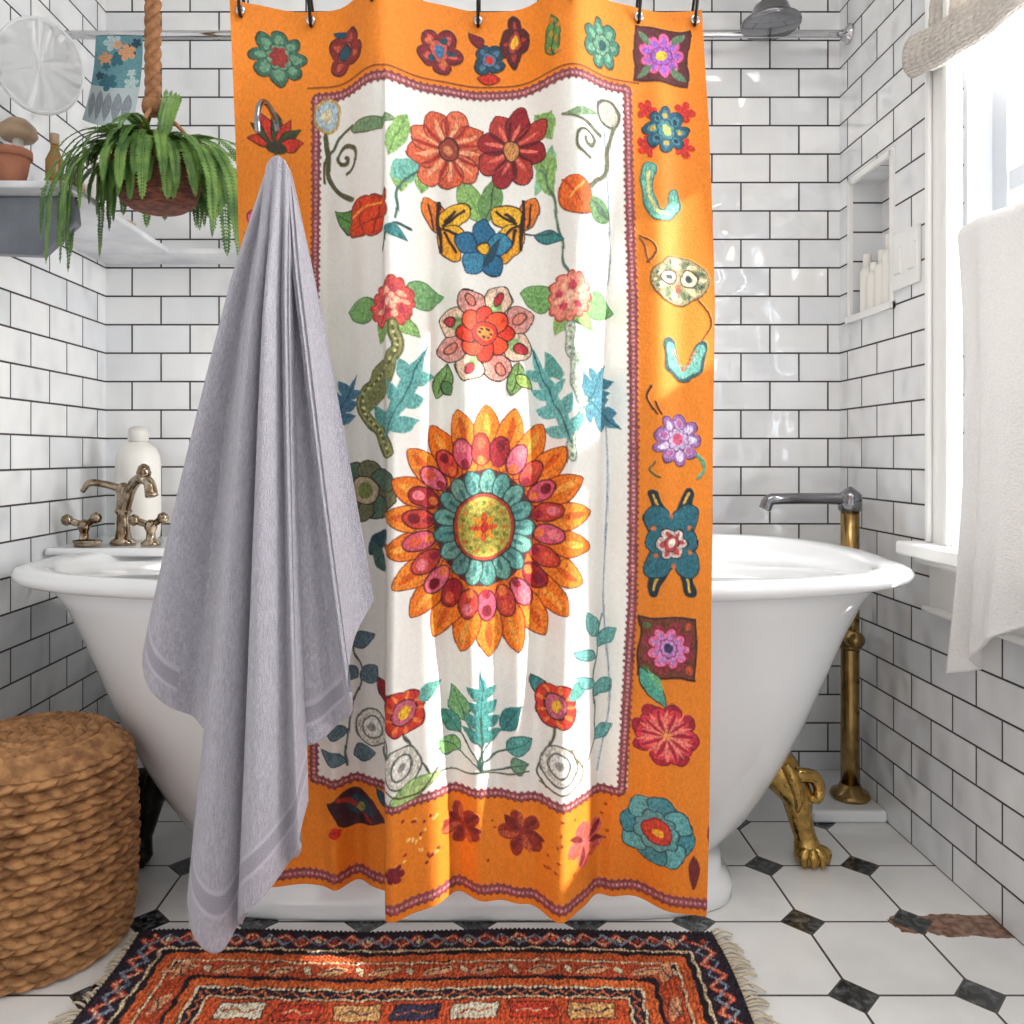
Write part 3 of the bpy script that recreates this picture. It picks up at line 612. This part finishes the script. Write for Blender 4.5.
# ---------------- grey towel
terry=attrmat('grey_terry',.97,.9,480,0,.0045,.4)
def fan(top,edge,d0,amp,peaks,nt=300,nu=330,bul=.9,band=()):
    E=np.array(catm([(a,b) for a,b in edge],10)); s=np.r_[0,np.cumsum(np.hypot(*np.diff(E,axis=0).T))]; s/=s[-1]
    uu=np.linspace(0,1,nu); ex=np.interp(uu,s,E[:,0])[None,:]; ey=np.interp(uu,s,E[:,1])[None,:]
    t=np.linspace(0,1,nt)[:,None]; tw=11
    tx=top[0]+(uu[None,:]-.5)*2*tw; ty_=top[1]+ (np.abs(uu[None,:]-.5)*2)**2*10
    X=tx+(ex-tx)*t**bul; Y=ty_+(ey-ty_)*t
    prof=np.zeros((nt,nu))
    for (pc_,pw,pa,dr) in peaks:
        cen=pc_+dr*(1-t)+.012*np.sin(5*t+pc_*9)
        q=np.cos(np.clip((uu[None,:]-cen)/pw,-1,1)*np.pi/2)**1.1
        prof=np.maximum(prof,pa*q)
    k=np.hanning(21); k/=k.sum()
    prof=np.apply_along_axis(lambda r:np.convolve(np.pad(r,10,'edge'),k,'valid'),1,prof)
    A=amp*(.3+.7*np.sin(np.pi*np.clip(t*.6+.08,0,1)))*smooth(-.05,.25,t)
    d=d0-A*prof
    ed=np.minimum(uu,1-uu)[None,:]; d=d+.014*np.exp(-(ed/.04)**2)*smooth(0,.3,t)*(1-t*.6)
    s_=F/d0
    V=np.stack([(X-480)/s_,d,EYE-(Y-455)/s_],-1).reshape(-1,3)
    C=np.ones((nt,nu,3))*np.array([178,174,185.])
    r=rng.rand(nt,nu); r=(r+np.roll(r,1,0)+np.roll(r,1,1))/3
    C*=(1+.26*(r-.5))[...,None]
    for (a,b,u0,u1) in band:
        m=((t>a)&(t<b)&(uu[None,:]>u0)&(uu[None,:]<u1))
        C[m]=np.array([162,157,170.])
        m=(((np.abs(t-a)<.004)|(np.abs(t-b)<.004))&(uu[None,:]>u0)&(uu[None,:]<u1)); C[m]=np.array([196,191,203.])
    return V,gridfaces(nt,nu),linarr(C)
Va,Fa,Ca=fan((278,158),[(150,640),(149,650),(165,684),(197,714),(250,730),(312,736),(338,722),(352,704),(354,665),(357,636),(364,618),(373,602)],1.19,.065,[(.12,.15,.8,0),(.36,.14,1,0),(.58,.12,.7,0),(.80,.16,1,-.02)],band=((.93,.965,.5,.70),(.93,.965,0,.2)))
Vb,Fb,Cb=fan((277,156),[(188,898),(205,922),(230,936),(252,896),(282,868),(301,842),(309,800)],1.15,.07,[(.18,.22,.7,.02),(.55,.22,1,0),(.86,.16,.6,0)],bul=.96,band=((.925,.955,0,1),))
o=mk('bath_towel',np.vstack([Va,Vb]),np.vstack([Fa,Fb+len(Va)]),terry,loc=(-.3,1.17,.15),label='soft lilac-grey terry bath towel draped from a hook',cat='towel',colors=np.vstack([Ca,Cb]))
sd=o.modifiers.new('thick','SOLIDIFY'); sd.thickness=.007; sd.offset=1
hx,hy,hz=P(278,140,1.235)
mk('towel_hook',*tube([(hx,1.232,hz+.012),(hx,1.215,hz+.026),(hx,1.17,hz+.028),(hx,1.135,hz+.012),(hx,1.12,hz-.012),(hx,1.122,hz-.034)],.0042,12,8),dchrome,loc=(hx,hy,hz),label='small chrome hook holding the grey towel',cat='hook')
# ---------------- white towel and swing bar
wt=mat('white_terry',(250,248,246),.95,bump=1,bscale=260,var=.06,vscale=200,sheen=.3); addtransl(wt,None,(252,251,250),.25)
nt_,nu_=160,120
yy=np.linspace(1.468,.98,nu_)[None,:]; t=np.linspace(0,1,nt_)[:,None]
zt=1.305-.004*np.sin(yy*30); zbot=np.interp(yy[0],[.98,1.15,1.3,1.42,1.468],[.68,.65,.60,.50,.48])[None,:]
Z=zt+(zbot-zt)*t
ang=np.clip(t/.03,0,1)
Xw=.888-.02*np.sin(yy*42+1.2*t)*t**.5-.008*np.sin(yy*90+2)*t-.014*np.sin(np.pi/2*ang)
Yw=yy+.02*t*np.sin(2*t)-.03*np.sin(np.pi*t)*((yy-1.0)/.5)
V1=np.stack([Xw,Yw,Z+0*yy],-1).reshape(-1,3)
X2=.915+.006*np.sin(yy*40)+0*t+.014*np.sin(np.pi/2*ang)-.014; Z2=zt+(zbot+.12-zt)*t
V2=np.stack([X2+.012,yy+0*t,Z2],-1).reshape(-1,3)
Fq=np.vstack([gridfaces(nt_,nu_),gridfaces(nt_,nu_)+nt_*nu_])
br=np.array([[i,i+1,nt_*nu_+i+1,nt_*nu_+i] for i in range(nu_-1)])
o=mk('hand_towel',np.vstack([V1,V2]),np.vstack([Fq,br]),wt,loc=(.89,1.25,.5),label='white terry towel hanging over a bar in front of the window',cat='towel')
sd=o.modifiers.new('thick','SOLIDIFY'); sd.thickness=.006; sd.offset=0
mk('towel_bar',*merge(tube([(XR-.02,.62,1.292),(.90,.64,1.292),(.90,.72,1.292),(.90,1.44,1.292)],.006,12,6),lathe([(.01,-.045),(.028,-.028),(.028,-.0)],(XR,.62,1.292),18,'x')),chrome,label='chrome swing-arm towel bar beside the window',cat='towel bar')
# blind
n=240
knit=mat('knit_cream',(232,226,218),.95,bump=.6,bscale=200,c2=(200,190,180),vscale=90,stretch=(1,1,5)); addtransl(knit,None,(236,228,218),.2)
prof=[(.962,2.32,0),(.962,2.1,.2),(.958,1.9,.6),(.955,1.80,.8),(.95,1.74,1),(.94,1.705,1),(.925,1.69,1),(.912,1.695,1),(.903,1.715,1),(.904,1.745,1),(.914,1.77,1),(.93,1.775,1),(.945,1.76,1)]
pp=catm(prof,12)
ysb=np.linspace(1.70,.70,n)
V=np.array([[(p_[0]-.0045*abs(math.sin(y*150))*abs(math.sin(i*.75))+.003*math.sin(y*40)*p_[2],y,p_[1]-p_[2]*(.06*math.exp(-((y-1.33)/.22)**2)+.012*math.sin(y*13))) for y in ysb] for i,p_ in enumerate(pp)]).reshape(-1,3)
o=mk('window_blind',V,gridfaces(len(pp),n),knit,loc=(.94,1.2,1.7),label='cream chunky knitted blind gathered at the window top',cat='blind')
sd=o.modifiers.new('thick','SOLIDIFY'); sd.thickness=.004; sd.offset=0
# ---------------- rug
RX0,RX1,RY1,RY0=-.625,.425,1.47,.80
rc=Cv(0,0,(RX1-RX0)*1000,(RY1-RY0)*1000,.7,(44,32,36)); rc.wob=1.2
W_,H_=(RX1-RX0)*1000,(RY1-RY0)*1000
def jl(a,b,w,col,amp=2.5,st=14):
    L=math.hypot(b[0]-a[0],b[1]-a[1]); n=max(2,int(L/st)); ux,uy=(b[0]-a[0])/L,(b[1]-a[1])/L
    rc.line([(a[0]+ux*L*i/n-uy*rng.randn()*amp,a[1]+uy*L*i/n+ux*rng.randn()*amp) for i in range(n+1)],w,col,sm=False)
def frame(dd,h,col,amp=1.2):
    for a,b in(((dd,dd),(W_-dd,dd)),((dd,dd),(dd,H_-dd)),((W_-dd,dd),(W_-dd,H_-dd)),((dd,H_-dd),(W_-dd,H_-dd))): jl(a,b,h,col,amp)
def zig(dd,amp,per,w,col,ph=0):
    n=int((W_-2*dd)/per*2)
    for yy_ in(dd,H_-dd): rc.line([(dd+i*per/2,yy_+amp*(1 if (i+ph)%2 else -1)) for i in range(n+1)],w,col,sm=False)
    n=int((H_-2*dd)/per*2)
    for xx_ in(dd,W_-dd): rc.line([(xx_+amp*(1 if (i+ph)%2 else -1),dd+i*per/2) for i in range(n+1)],w,col,sm=False)
frame(5,10,(40,32,40)); frame(33,46,(46,34,46))
zig(33,15,60,10,(196,70,52)); zig(33,15,60,4,(224,160,124)); zig(33,14,60,6,(128,136,150),1)
for i in range(int(W_/30)): rc.ell(33+i*30,33,5,7,[(206,84,56),(226,196,160),(150,60,60)][i%3],0,(30,24,30))
frame(60,6,(224,190,150),1.2); frame(68,8,(34,28,36),1); frame(82,18,(212,96,50),1.2); frame(94,5,(230,194,154),1.2); frame(116,38,(192,80,46))
for i in range(int(W_/88)):
    x=110+i*88+rng.rand()*8
    if x<W_-100:
        for yy_ in(116,H_-116):
            rc.leaf(x-34,yy_+9,x+28,yy_-9,11,(232,156,112),(80,32,28)); rc.line([(x-24,yy_+4),(x-6,yy_-4),(x+16,yy_-5)],3,(54,54,74),sm=False); rc.leaf(x+34,yy_-11,x+46,yy_+11,6,(240,206,166),(60,30,28))
for i in range(int(H_/88)):
    y=120+i*88
    for xx_ in(116,W_-116): rc.leaf(xx_+9,y-32,xx_-9,y+26,11,(228,150,108),(80,32,28)); rc.line([(xx_-4,y-14),(xx_+4,y+14)],3,(60,60,76),sm=False)
frame(138,7,(34,28,38),1.2); frame(151,18,(216,100,50),1.2); frame(163,5,(236,208,168),1.2); frame(175,16,(40,36,52),1.2); zig(175,5,24,3.5,(214,110,66)); frame(186,5,(222,184,144),1.2)
rc.box(W_/2,H_/2,W_/2-190,H_/2-190,(204,84,46))
for i in range(7):
    x=250+i*92; rc.box(x,216,36,17,[(238,222,190),(196,66,44),(232,170,110),(60,54,76)][i%4],rng.randn()*.03,(60,30,34)); rc.line([(x-26,220),(x-8,212),(x+8,220),(x+26,212)],3,[(200,90,50),(230,190,150),(60,50,70),(210,110,70)][i%4],sm=False)
    rc.box(x,290,30,30,[(60,60,84),(150,50,40),(220,150,100)][i%3],.785,(40,30,40)); rc.box(x,290,14,14,(232,206,170),.785)
blot=np.zeros((rc.H,rc.W))
for k in range(7): blot+=np.sin(rc.X/(17+k*9)+k*2+rc.Y/(23+5*k))*np.sin(rc.Y/(14+k*7)+k)
rc.c*=(1.0+.38*rc.n+.03*blot+.10*np.sin(rc.X*.75))[...,None]
nr_,nc_=rc.H,rc.W
Xr=RX0+rc.X/1000+.004*np.sin(rc.Y/60); Yr=RY1-rc.Y/1000+.005*np.sin(rc.X/90)
Zr=.012+.0018*rng.rand(nr_,nc_)+.0018*np.sin(rc.X*.75)*np.sin(rc.Y*.75)
Zr[0,:]=Zr[-1,:]=.002; Zr[:,0]=Zr[:,-1]=.002
rug=mk('rug',np.stack([Xr,Yr,Zr],-1).reshape(-1,3),gridfaces(nr_,nc_)[:,::-1],attrmat('woven_wool',.97,1,260,0,.004),loc=(-.1,1.15,0),label='worn orange, cream and navy woven rug with cream fringe',cat='rug',colors=linarr(rc.c))
ms=[]
for side in(-1,1):
    for i in range(95):
        y=RY1-.005-i*.007; x=(RX0 if side<0 else RX1)-side*.004+.004*math.sin((RY1-y)*1000/60); l=.025+.022*random.random(); dy=(random.random()-.5)*.04
        if side<0 and y>1.27: l*=.6
        ms.append(tube([(x,y,.008),(x+side*l*.5,y+dy*.3,.009+random.random()*.006),(x+side*l,y+dy,.004)],[.0026,.002,.0012],5,3))
mk('fringe',*merge(*ms),mat('fringe_cotton',(214,200,176),.9),parent=rug,kind='stuff',label='cream cotton fringe')
# ---------------- pouf
wick=mat('water_hyacinth',(198,146,94),.75,bump=1,bscale=170,c2=(136,92,56),vscale=40)
PX,PY,PR,PH=-.815,1.46,.168,.372
pf=empty('woven_pouf',(PX,PY,0),'round golden-brown woven seagrass pouf standing on the tiled floor','pouf')
K,Mm=11,32; nr_=K*18+1; nc_=Mm*14+1
b=np.linspace(0,K,nr_)[:,None]; a=np.linspace(0,Mm,nc_)[None,:]
row=np.floor(np.clip(b,0,K-1e-6)); fb=b-row
half=(fb>.5).astype(float); fh=(fb*2)%1.0
A=a+.5*half+.55*np.where(half>0,fh,1-fh); fa=A-np.floor(A)
bump=.013*np.sqrt(np.clip(np.sin(np.pi*fa),0,1))*np.clip(np.sin(np.pi*fh),0,1)**.3+.016*np.sqrt(np.clip(np.sin(np.pi*fb),0,1))
h=b/K; R=PR-.028+.014*np.sin(np.pi*h)**.7-.016*smooth(.9,1,h)**2+bump
th=2*np.pi*a/Mm
V=np.stack([PX+R*np.cos(th),PY+R*np.sin(th),h*(PH-.012)+0*a],-1).reshape(-1,3)
mk('body',V,gridfaces(nr_,nc_),wick,parent=pf)
K2=7; nr2=K2*10+1; b=np.linspace(0,K2,nr2)[:,None]; row=np.floor(np.clip(b,0,K2-1e-6)); fb=b-row
nm=np.clip(np.round(46*(1-row/K2)+4),6,50)
A=a/Mm*nm+.5*(row%2)+.5*fb; fa=A-np.floor(A)
bump=.004*np.sqrt(np.clip(np.sin(np.pi*fa),0,1))*np.clip(np.sin(np.pi*fb),0,1)**.5+.007*np.sqrt(np.clip(np.sin(np.pi*fb),0,1))
r=(PR-.012)*(1-b/K2); zz=PH-.028+.024*smooth(-.02,.2,b/K2)+bump
V=np.stack([PX+r*np.cos(th),PY+r*np.sin(th),zz+0*a],-1).reshape(-1,3)
mk('lid',V,gridfaces(nr2,nc_),wick,parent=pf)
# ---------------- fern
fxx,fyy,fzz=P(158,164,1.62)
fr=empty('hanging_fern',(fxx,fyy,fzz),'green fern in a brown woven basket hanging from a braided rope','plant')
bask=mat('basket_brown',(124,66,44),.8,bump=1,bscale=60,c2=(66,34,26),vscale=60,stretch=(1,1,5))
pr=[(.02,-.094),(.05,-.092),(.072,-.076),(.084,-.042),(.086,-.005),(.082,.012),(.076,.014),(.07,0)]
prof=[]
for (r0,h0),(r1,h1) in zip(pr[:-1],pr[1:]):
    for k in range(6): 
        t=k/6; prof.append((r0+(r1-r0)*t+.0025*abs(math.sin(k*math.pi/2)),h0+(h1-h0)*t))
mk('basket',*lathe(prof,(fxx,fyy,fzz),48),bask,parent=fr)
rope=mat('jute_rope',(176,124,84),.9,bump=.8,bscale=200,var=.4,vscale=80)
ms=[]
for k in range(3):
    pts=[]
    for i in range(160):
        t=i/159; z=fzz+.10+t*(ZC-fzz-.10); p_=t*75+k*2.094
        pts.append((fxx-.010+.009*math.cos(p_),fyy+.007*math.sin(p_),z))
    ms.append(tube(pts,.0085,8,1,False))
for k in range(3):
    an=k*2.094+.4; ms.append(tube([(fxx-.010,fyy,fzz+.12),(fxx+.05*math.cos(an),fyy+.05*math.sin(an),fzz+.07),(fxx+.085*math.cos(an),fyy+.085*math.sin(an),fzz)],.004,8,6))
ms.append(lathe([(.004,-.02),(.02,-.012),(.022,0),(.02,.012),(.004,.02)],(fxx-.010,fyy,fzz+.115),16))
mk('rope',*merge(*ms),rope,parent=fr)
leafm=mat('fern_green',(122,160,74),.5,c2=(56,98,42),vscale=22)
V=[];Fc=[]
def frond(az,L,el,droop,lw,ll0,x0=.03,n=34):
    p=np.array([fxx+x0*math.cos(az),fyy+x0*math.sin(az),fzz+.008]); ang=1.1*el+.15; pts=[]
    for k in range(n+1):
        pts.append(p.copy()); tt=k/n; an=max(ang-droop*tt**.8,-1.52)
        p=p+np.array([math.cos(az)*math.cos(an),math.sin(az)*math.cos(an)*.7,math.sin(an)])*(L*1.35/n)
    n0=len(V); tv,tf=tube([tuple(q) for q in pts],[.0016,.0008],4,1,False); V.extend(tv); Fc.extend([tuple(j+n0 for j in q) for q in tf])
    side=np.array([-math.sin(az),math.cos(az),0])
    if abs(side[0])<.6: side=np.array([.8,.6*(1 if side[1]>0 else -1),0])
    for k in range(1,n+1):
        tt=k/n; ll=ll0*math.sin(math.pi*min(1,tt*.8+.2))**.5+.002
        tg=pts[k]-pts[k-1]; tg/=np.linalg.norm(tg)
        for sd in(-1,1):
            dr=side*sd*.95+tg*.25+np.array([0,-.2,-.1])*random.random(); q=pts[k]; wv=tg*lw
            nn=len(V); jj=np.array([0,0,(random.random()-.5)*.003])
            V.extend([tuple(q-wv*.2),tuple(q+dr*ll*.5+wv),tuple(q+dr*ll+jj),tuple(q+dr*ll*.5-wv)]); Fc.append((nn,nn+1,nn+2,nn+3))
for i in range(140):
    az=i*2.399+random.random()*.3
    L=.09+.07*random.random()
    frond(az,L,.3+.85*random.random(),2.2+1.0*random.random(),.0042,.0135)
for i in range(10):
    frond(-.3-2.5*i/9,.11+.06*random.random(),.1+.5*random.random(),2.6+.5*random.random(),.0044,.014,.06)
for az,L in((3.3,.22),(3.0,.25),(3.55,.23),(3.8,.23),(2.7,.20),(3.4,.19),(3.15,.22),(5.9,.22),(6.2,.22),(.2,.19),(3.7,.27),(6.05,.19),(5.75,.24),(4.0,.27),(5.5,.24),(3.9,.2),(3.6,.25)):
    frond(az,L,.25+.3*random.random(),2.8,.0048,.016,n=44)
for k in range(6):
    frond(-.9+k*.25,.10,1.3,.5,.003,.008,.01)
mk('foliage',V,Fc,leafm,False,parent=fr)
# ---------------- left rail, cloth, shelves
rz=EYE+420/F*1.80; ry=1.80
rl=empty('wall_rail',(-.5,ry,rz),'slim chrome rail running from the tiled wall','rail')
mk('bar',*tube([(XL,ry,rz),(.05,ry,rz),(.16,ry+.02,rz),(.2,ry+.1,rz),(.2,YB,rz)],.009,12,6),chrome,parent=rl)
mk('flange',*lathe([(.026,0),(.026,.006),(.013,.014)],(XL,ry,rz),18,'x'),chrome,parent=rl)
mk('flange',*lathe([(.013,-.014),(.026,-.006),(.026,0)],(.2,YB,rz),18,'y'),chrome,parent=rl)
pc=Cv(0,0,110,210,2,(176,188,192))
pc.box(55,60,60,62,(96,142,150)); 
for k in range(12): pc.lobe(10+rng.rand()*90,8+rng.rand()*110,10+rng.rand()*12,5,.5,[(50,104,118),(170,190,190),(40,70,90),(206,150,110)][k%4],rng.rand()*3)
for k in range(5): pc.leaf(10+k*20,130+rng.rand()*10,20+k*18,200,8,(130,138,146),(110,116,124))
x0,_,_=P(96,0,ry-.01); x1,_,_=P(143,0,ry-.01); zt_=rz-.008; zb_=P(0,122,ry)[2]
Xp=x0+(x1-x0)*pc.X/110-.03*(pc.Y/210)**2; Zp=zt_+(zb_-zt_)*pc.Y/210-.02*np.sin(pc.X/110*3.1)*(pc.Y/210); Yp=ry-.012-.02*np.sin(pc.X/110*4)*(pc.Y/210)
mk('patterned_cloth',np.stack([Xp,Yp,Zp],-1).reshape(-1,3),gridfaces(pc.H,pc.W),attrmat('printed_cloth',.8,.2),loc=(x0,ry,zt_),label='small teal and white printed cloth hanging on the rail',cat='cloth',colors=linarr(pc.c))
stone=mat('pale_marble',(232,233,235),.3,c2=(200,202,208),vscale=8)
dstone=mat('slate_grey',(126,131,140),.35,c2=(98,102,112),vscale=8)
ws=empty('wall_shelf',(-.9,1.66,1.40),'pale marble corner shelf with a slate grey bracket','shelf')
o=mk('board',*merge(box(XL,-.80,1.55,2.06,1.404,1.418),box(XL,-.56,2.06,YB,1.404,1.418)),stone,False,parent=ws); bev(o,.004)
zb=1.403
Vv=[(XL,1.60,zb),(XL,1.63,zb),(-.815,1.63,zb),(-.815,1.60,zb),(XL,1.60,1.29),(XL,1.63,1.29),(-.88,1.63,1.285),(-.88,1.60,1.285),(-.81,1.63,1.35),(-.81,1.60,1.35)]
o=mk('bracket',Vv,[(0,1,2,3),(7,6,5,4),(0,4,5,1),(3,2,8,9),(9,8,6,7),(0,3,9,7,4),(1,5,6,8,2)],dstone,False,parent=ws); bev(o,.005)
terra=mat('terracotta',(184,120,92),.8,var=.2); tan=mat('tan_ceramic',(206,176,144),.5,var=.3,vscale=30); amber=mat('amber_glass',(150,110,50),.2)
SZ=1.4185
def jar(name,x,y,r,h,m,m2,lab,cat,sh='jar',group=None):
    o=empty(name,(x,y,SZ),lab,cat,group)
    if sh=='jar':
        mk('body',*lathe([(r*.9,SZ),(r,SZ+.005),(r,SZ+h*.8)],(x,y,0),22),m,parent=o); mk('lid',*lathe([(r*1.04,SZ+h*.8),(r*1.04,SZ+h),(r*.8,SZ+h+.003)],(x,y,0),22),m2,parent=o)
    elif sh=='pot':
        mk('body',*lathe([(r*.6,SZ),(r*.8,SZ+h*.4),(r*.95,SZ+h*.8),(r*.8,SZ+h*.8)],(x,y,0),24),m,parent=o); mk('collar',*lathe([(r*.95,SZ+h*.78),(r*1.06,SZ+h*.8),(r*1.06,SZ+h),(r*.9,SZ+h+.001),(r*.88,SZ+h*.85)],(x,y,0),24),m2,parent=o)
    else:
        mk('body',*lathe([(r*.9,SZ),(r,SZ+.005),(r,SZ+h*.6),(r*.5,SZ+h*.75),(r*.42,SZ+h*.85)],(x,y,0),20),m,parent=o); mk('cap',*lathe([(r*.5,SZ+h*.84),(r*.5,SZ+h),(r*.1,SZ+h+.002)],(x,y,0),16),m2,parent=o)
jar('flower_pot',-.935,1.60,.034,.075,terra,terra,'small terracotta pot on the marble shelf','pot','pot')
jar('flower_pot',-.91,1.78,.028,.07,tan,tan,'small tan ceramic pot on the marble shelf','pot','pot')
jar('bottle',-.893,1.68,.018,.14,amber,tan,'small amber glass bottle on the marble shelf','bottle','bottle')
jar('bottle',-.90,1.88,.024,.15,plast,tan,'small white bottle on the marble shelf','bottle','bottle')
jar('jar',-.93,2.08,.032,.07,plast,tan,'small cosmetic jar on the marble shelf','jar','jar')
jar('jar',-.60,2.12,.03,.06,plast,tan,'small cosmetic jar on the marble shelf','jar','jar')
o=empty('mushroom_ornament',(-.97,1.68,SZ),'tan ceramic mushroom ornament standing on the marble shelf','ornament')
mk('stem',*lathe([(.02,SZ),(.015,SZ+.03),(.012,SZ+.09),(.011,SZ+.14)],(-.97,1.68,0),20),plast,parent=o); mk('cap',*lathe([(.004,SZ+.13),(.03,SZ+.128),(.038,SZ+.138),(.034,SZ+.155),(.018,SZ+.17),(.003,SZ+.174)],(-.97,1.68,0),24),tan,parent=o)
mx,my,mz=P(40,66,1.62)
mo=empty('shaving_mirror',(mx,my,mz),'plain pale oval mirror mounted on the tiled wall','mirror')
mk('frame',*lathe([(.004,.008),(.078,.008),(.083,.003),(.083,-.003),(.080,-.006),(.078,-.0045)],(mx,my,mz),64,'y',sx=.98,sy=1.18,cap=False),mat('pale_metal',(222,223,226),.5,0),False,parent=mo)
mk('glass',*lathe([(.003,-.0045),(.079,-.0045)],(mx,my,mz),64,'y',sx=.98,sy=1.18),mat('painted_reflection',(250,251,252),.6,0),False,parent=mo)  # mirror's blown-out white reflection painted as a flat matte colour
mk('arm',*tube([(mx-.02,my+.012,mz-.02),(mx-.05,my+.04,mz-.03),(XL,my+.05,mz-.03)],.006,8,6),chrome,parent=mo)
mo.rotation_euler=(0,0,.55)
# ---------------- overhead shower
hd=2.12; hz_=EYE+421/F*hd
hx=(764-480)/F*hd
sh=empty('overhead_shower',(hx,hd,hz_),'chrome rain shower head on a horizontal arm','shower')
mk('arm',*tube([(.5,hd,hz_),(XR,hd,hz_)],.010,12,6),chrome,parent=sh)
mk('flange',*lathe([(.013,-.02),(.026,-.006),(.026,0)],(XR,hd,hz_),18,'x'),chrome,parent=sh)
mk('head',*lathe([(.004,-.006),(.07,-.005),(.075,0),(.075,.007),(.062,.014),(.052,.022),(.047,.038),(.043,.048),(.026,.054),(.014,.06),(.011,.09),(.004,.092)],(hx,hd-.05,hz_-.004),40),dchrome,parent=sh)
mk('head_pipe',*tube([(hx,hd,hz_),(hx,hd,hz_+.08),(hx,hd-.025,hz_+.10),(hx,hd-.05,hz_+.08)],.008,10,6),dchrome,parent=sh)
# ---------------- niche contents, switch
for i,(y,h,r) in enumerate(((1.935,.17,.017),(1.97,.14,.018),(2.01,.12,.02),(2.05,.15,.017))):
    o=empty('toiletry_bottle',(XR+.015,y,NZ0+.004),'white toiletry bottle standing in the wall niche','bottle',group='bottles in the wall niche')
    z=NZ0+.004; mk('body',*lathe([(r*.9,z),(r,z+.006),(r,z+h*.7),(r*.5,z+h*.8)],(XR+.012,y,0),18),plast,parent=o); mk('cap',*lathe([(r*.6,z+h*.78),(r*.6,z+h),(r*.2,z+h+.002)],(XR+.012,y,0),14),plast,parent=o)
o=empty('light_switch',(XR,1.83,1.34),'white double light switch plate on the tiled wall','switch')
q=mk('plate',*box(XR-.008,XR,1.775,1.885,1.27,1.40),paint,False,parent=o); bev(q,.003)
for y in(1.80,1.86):
    q=mk('rocker',*box(XR-.013,XR-.007,y-.014,y+.014,1.305,1.365),paint,False,parent=o); bev(q,.002)
for ob in bpy.data.objects:
    if '_o' in ob: del ob['_o']
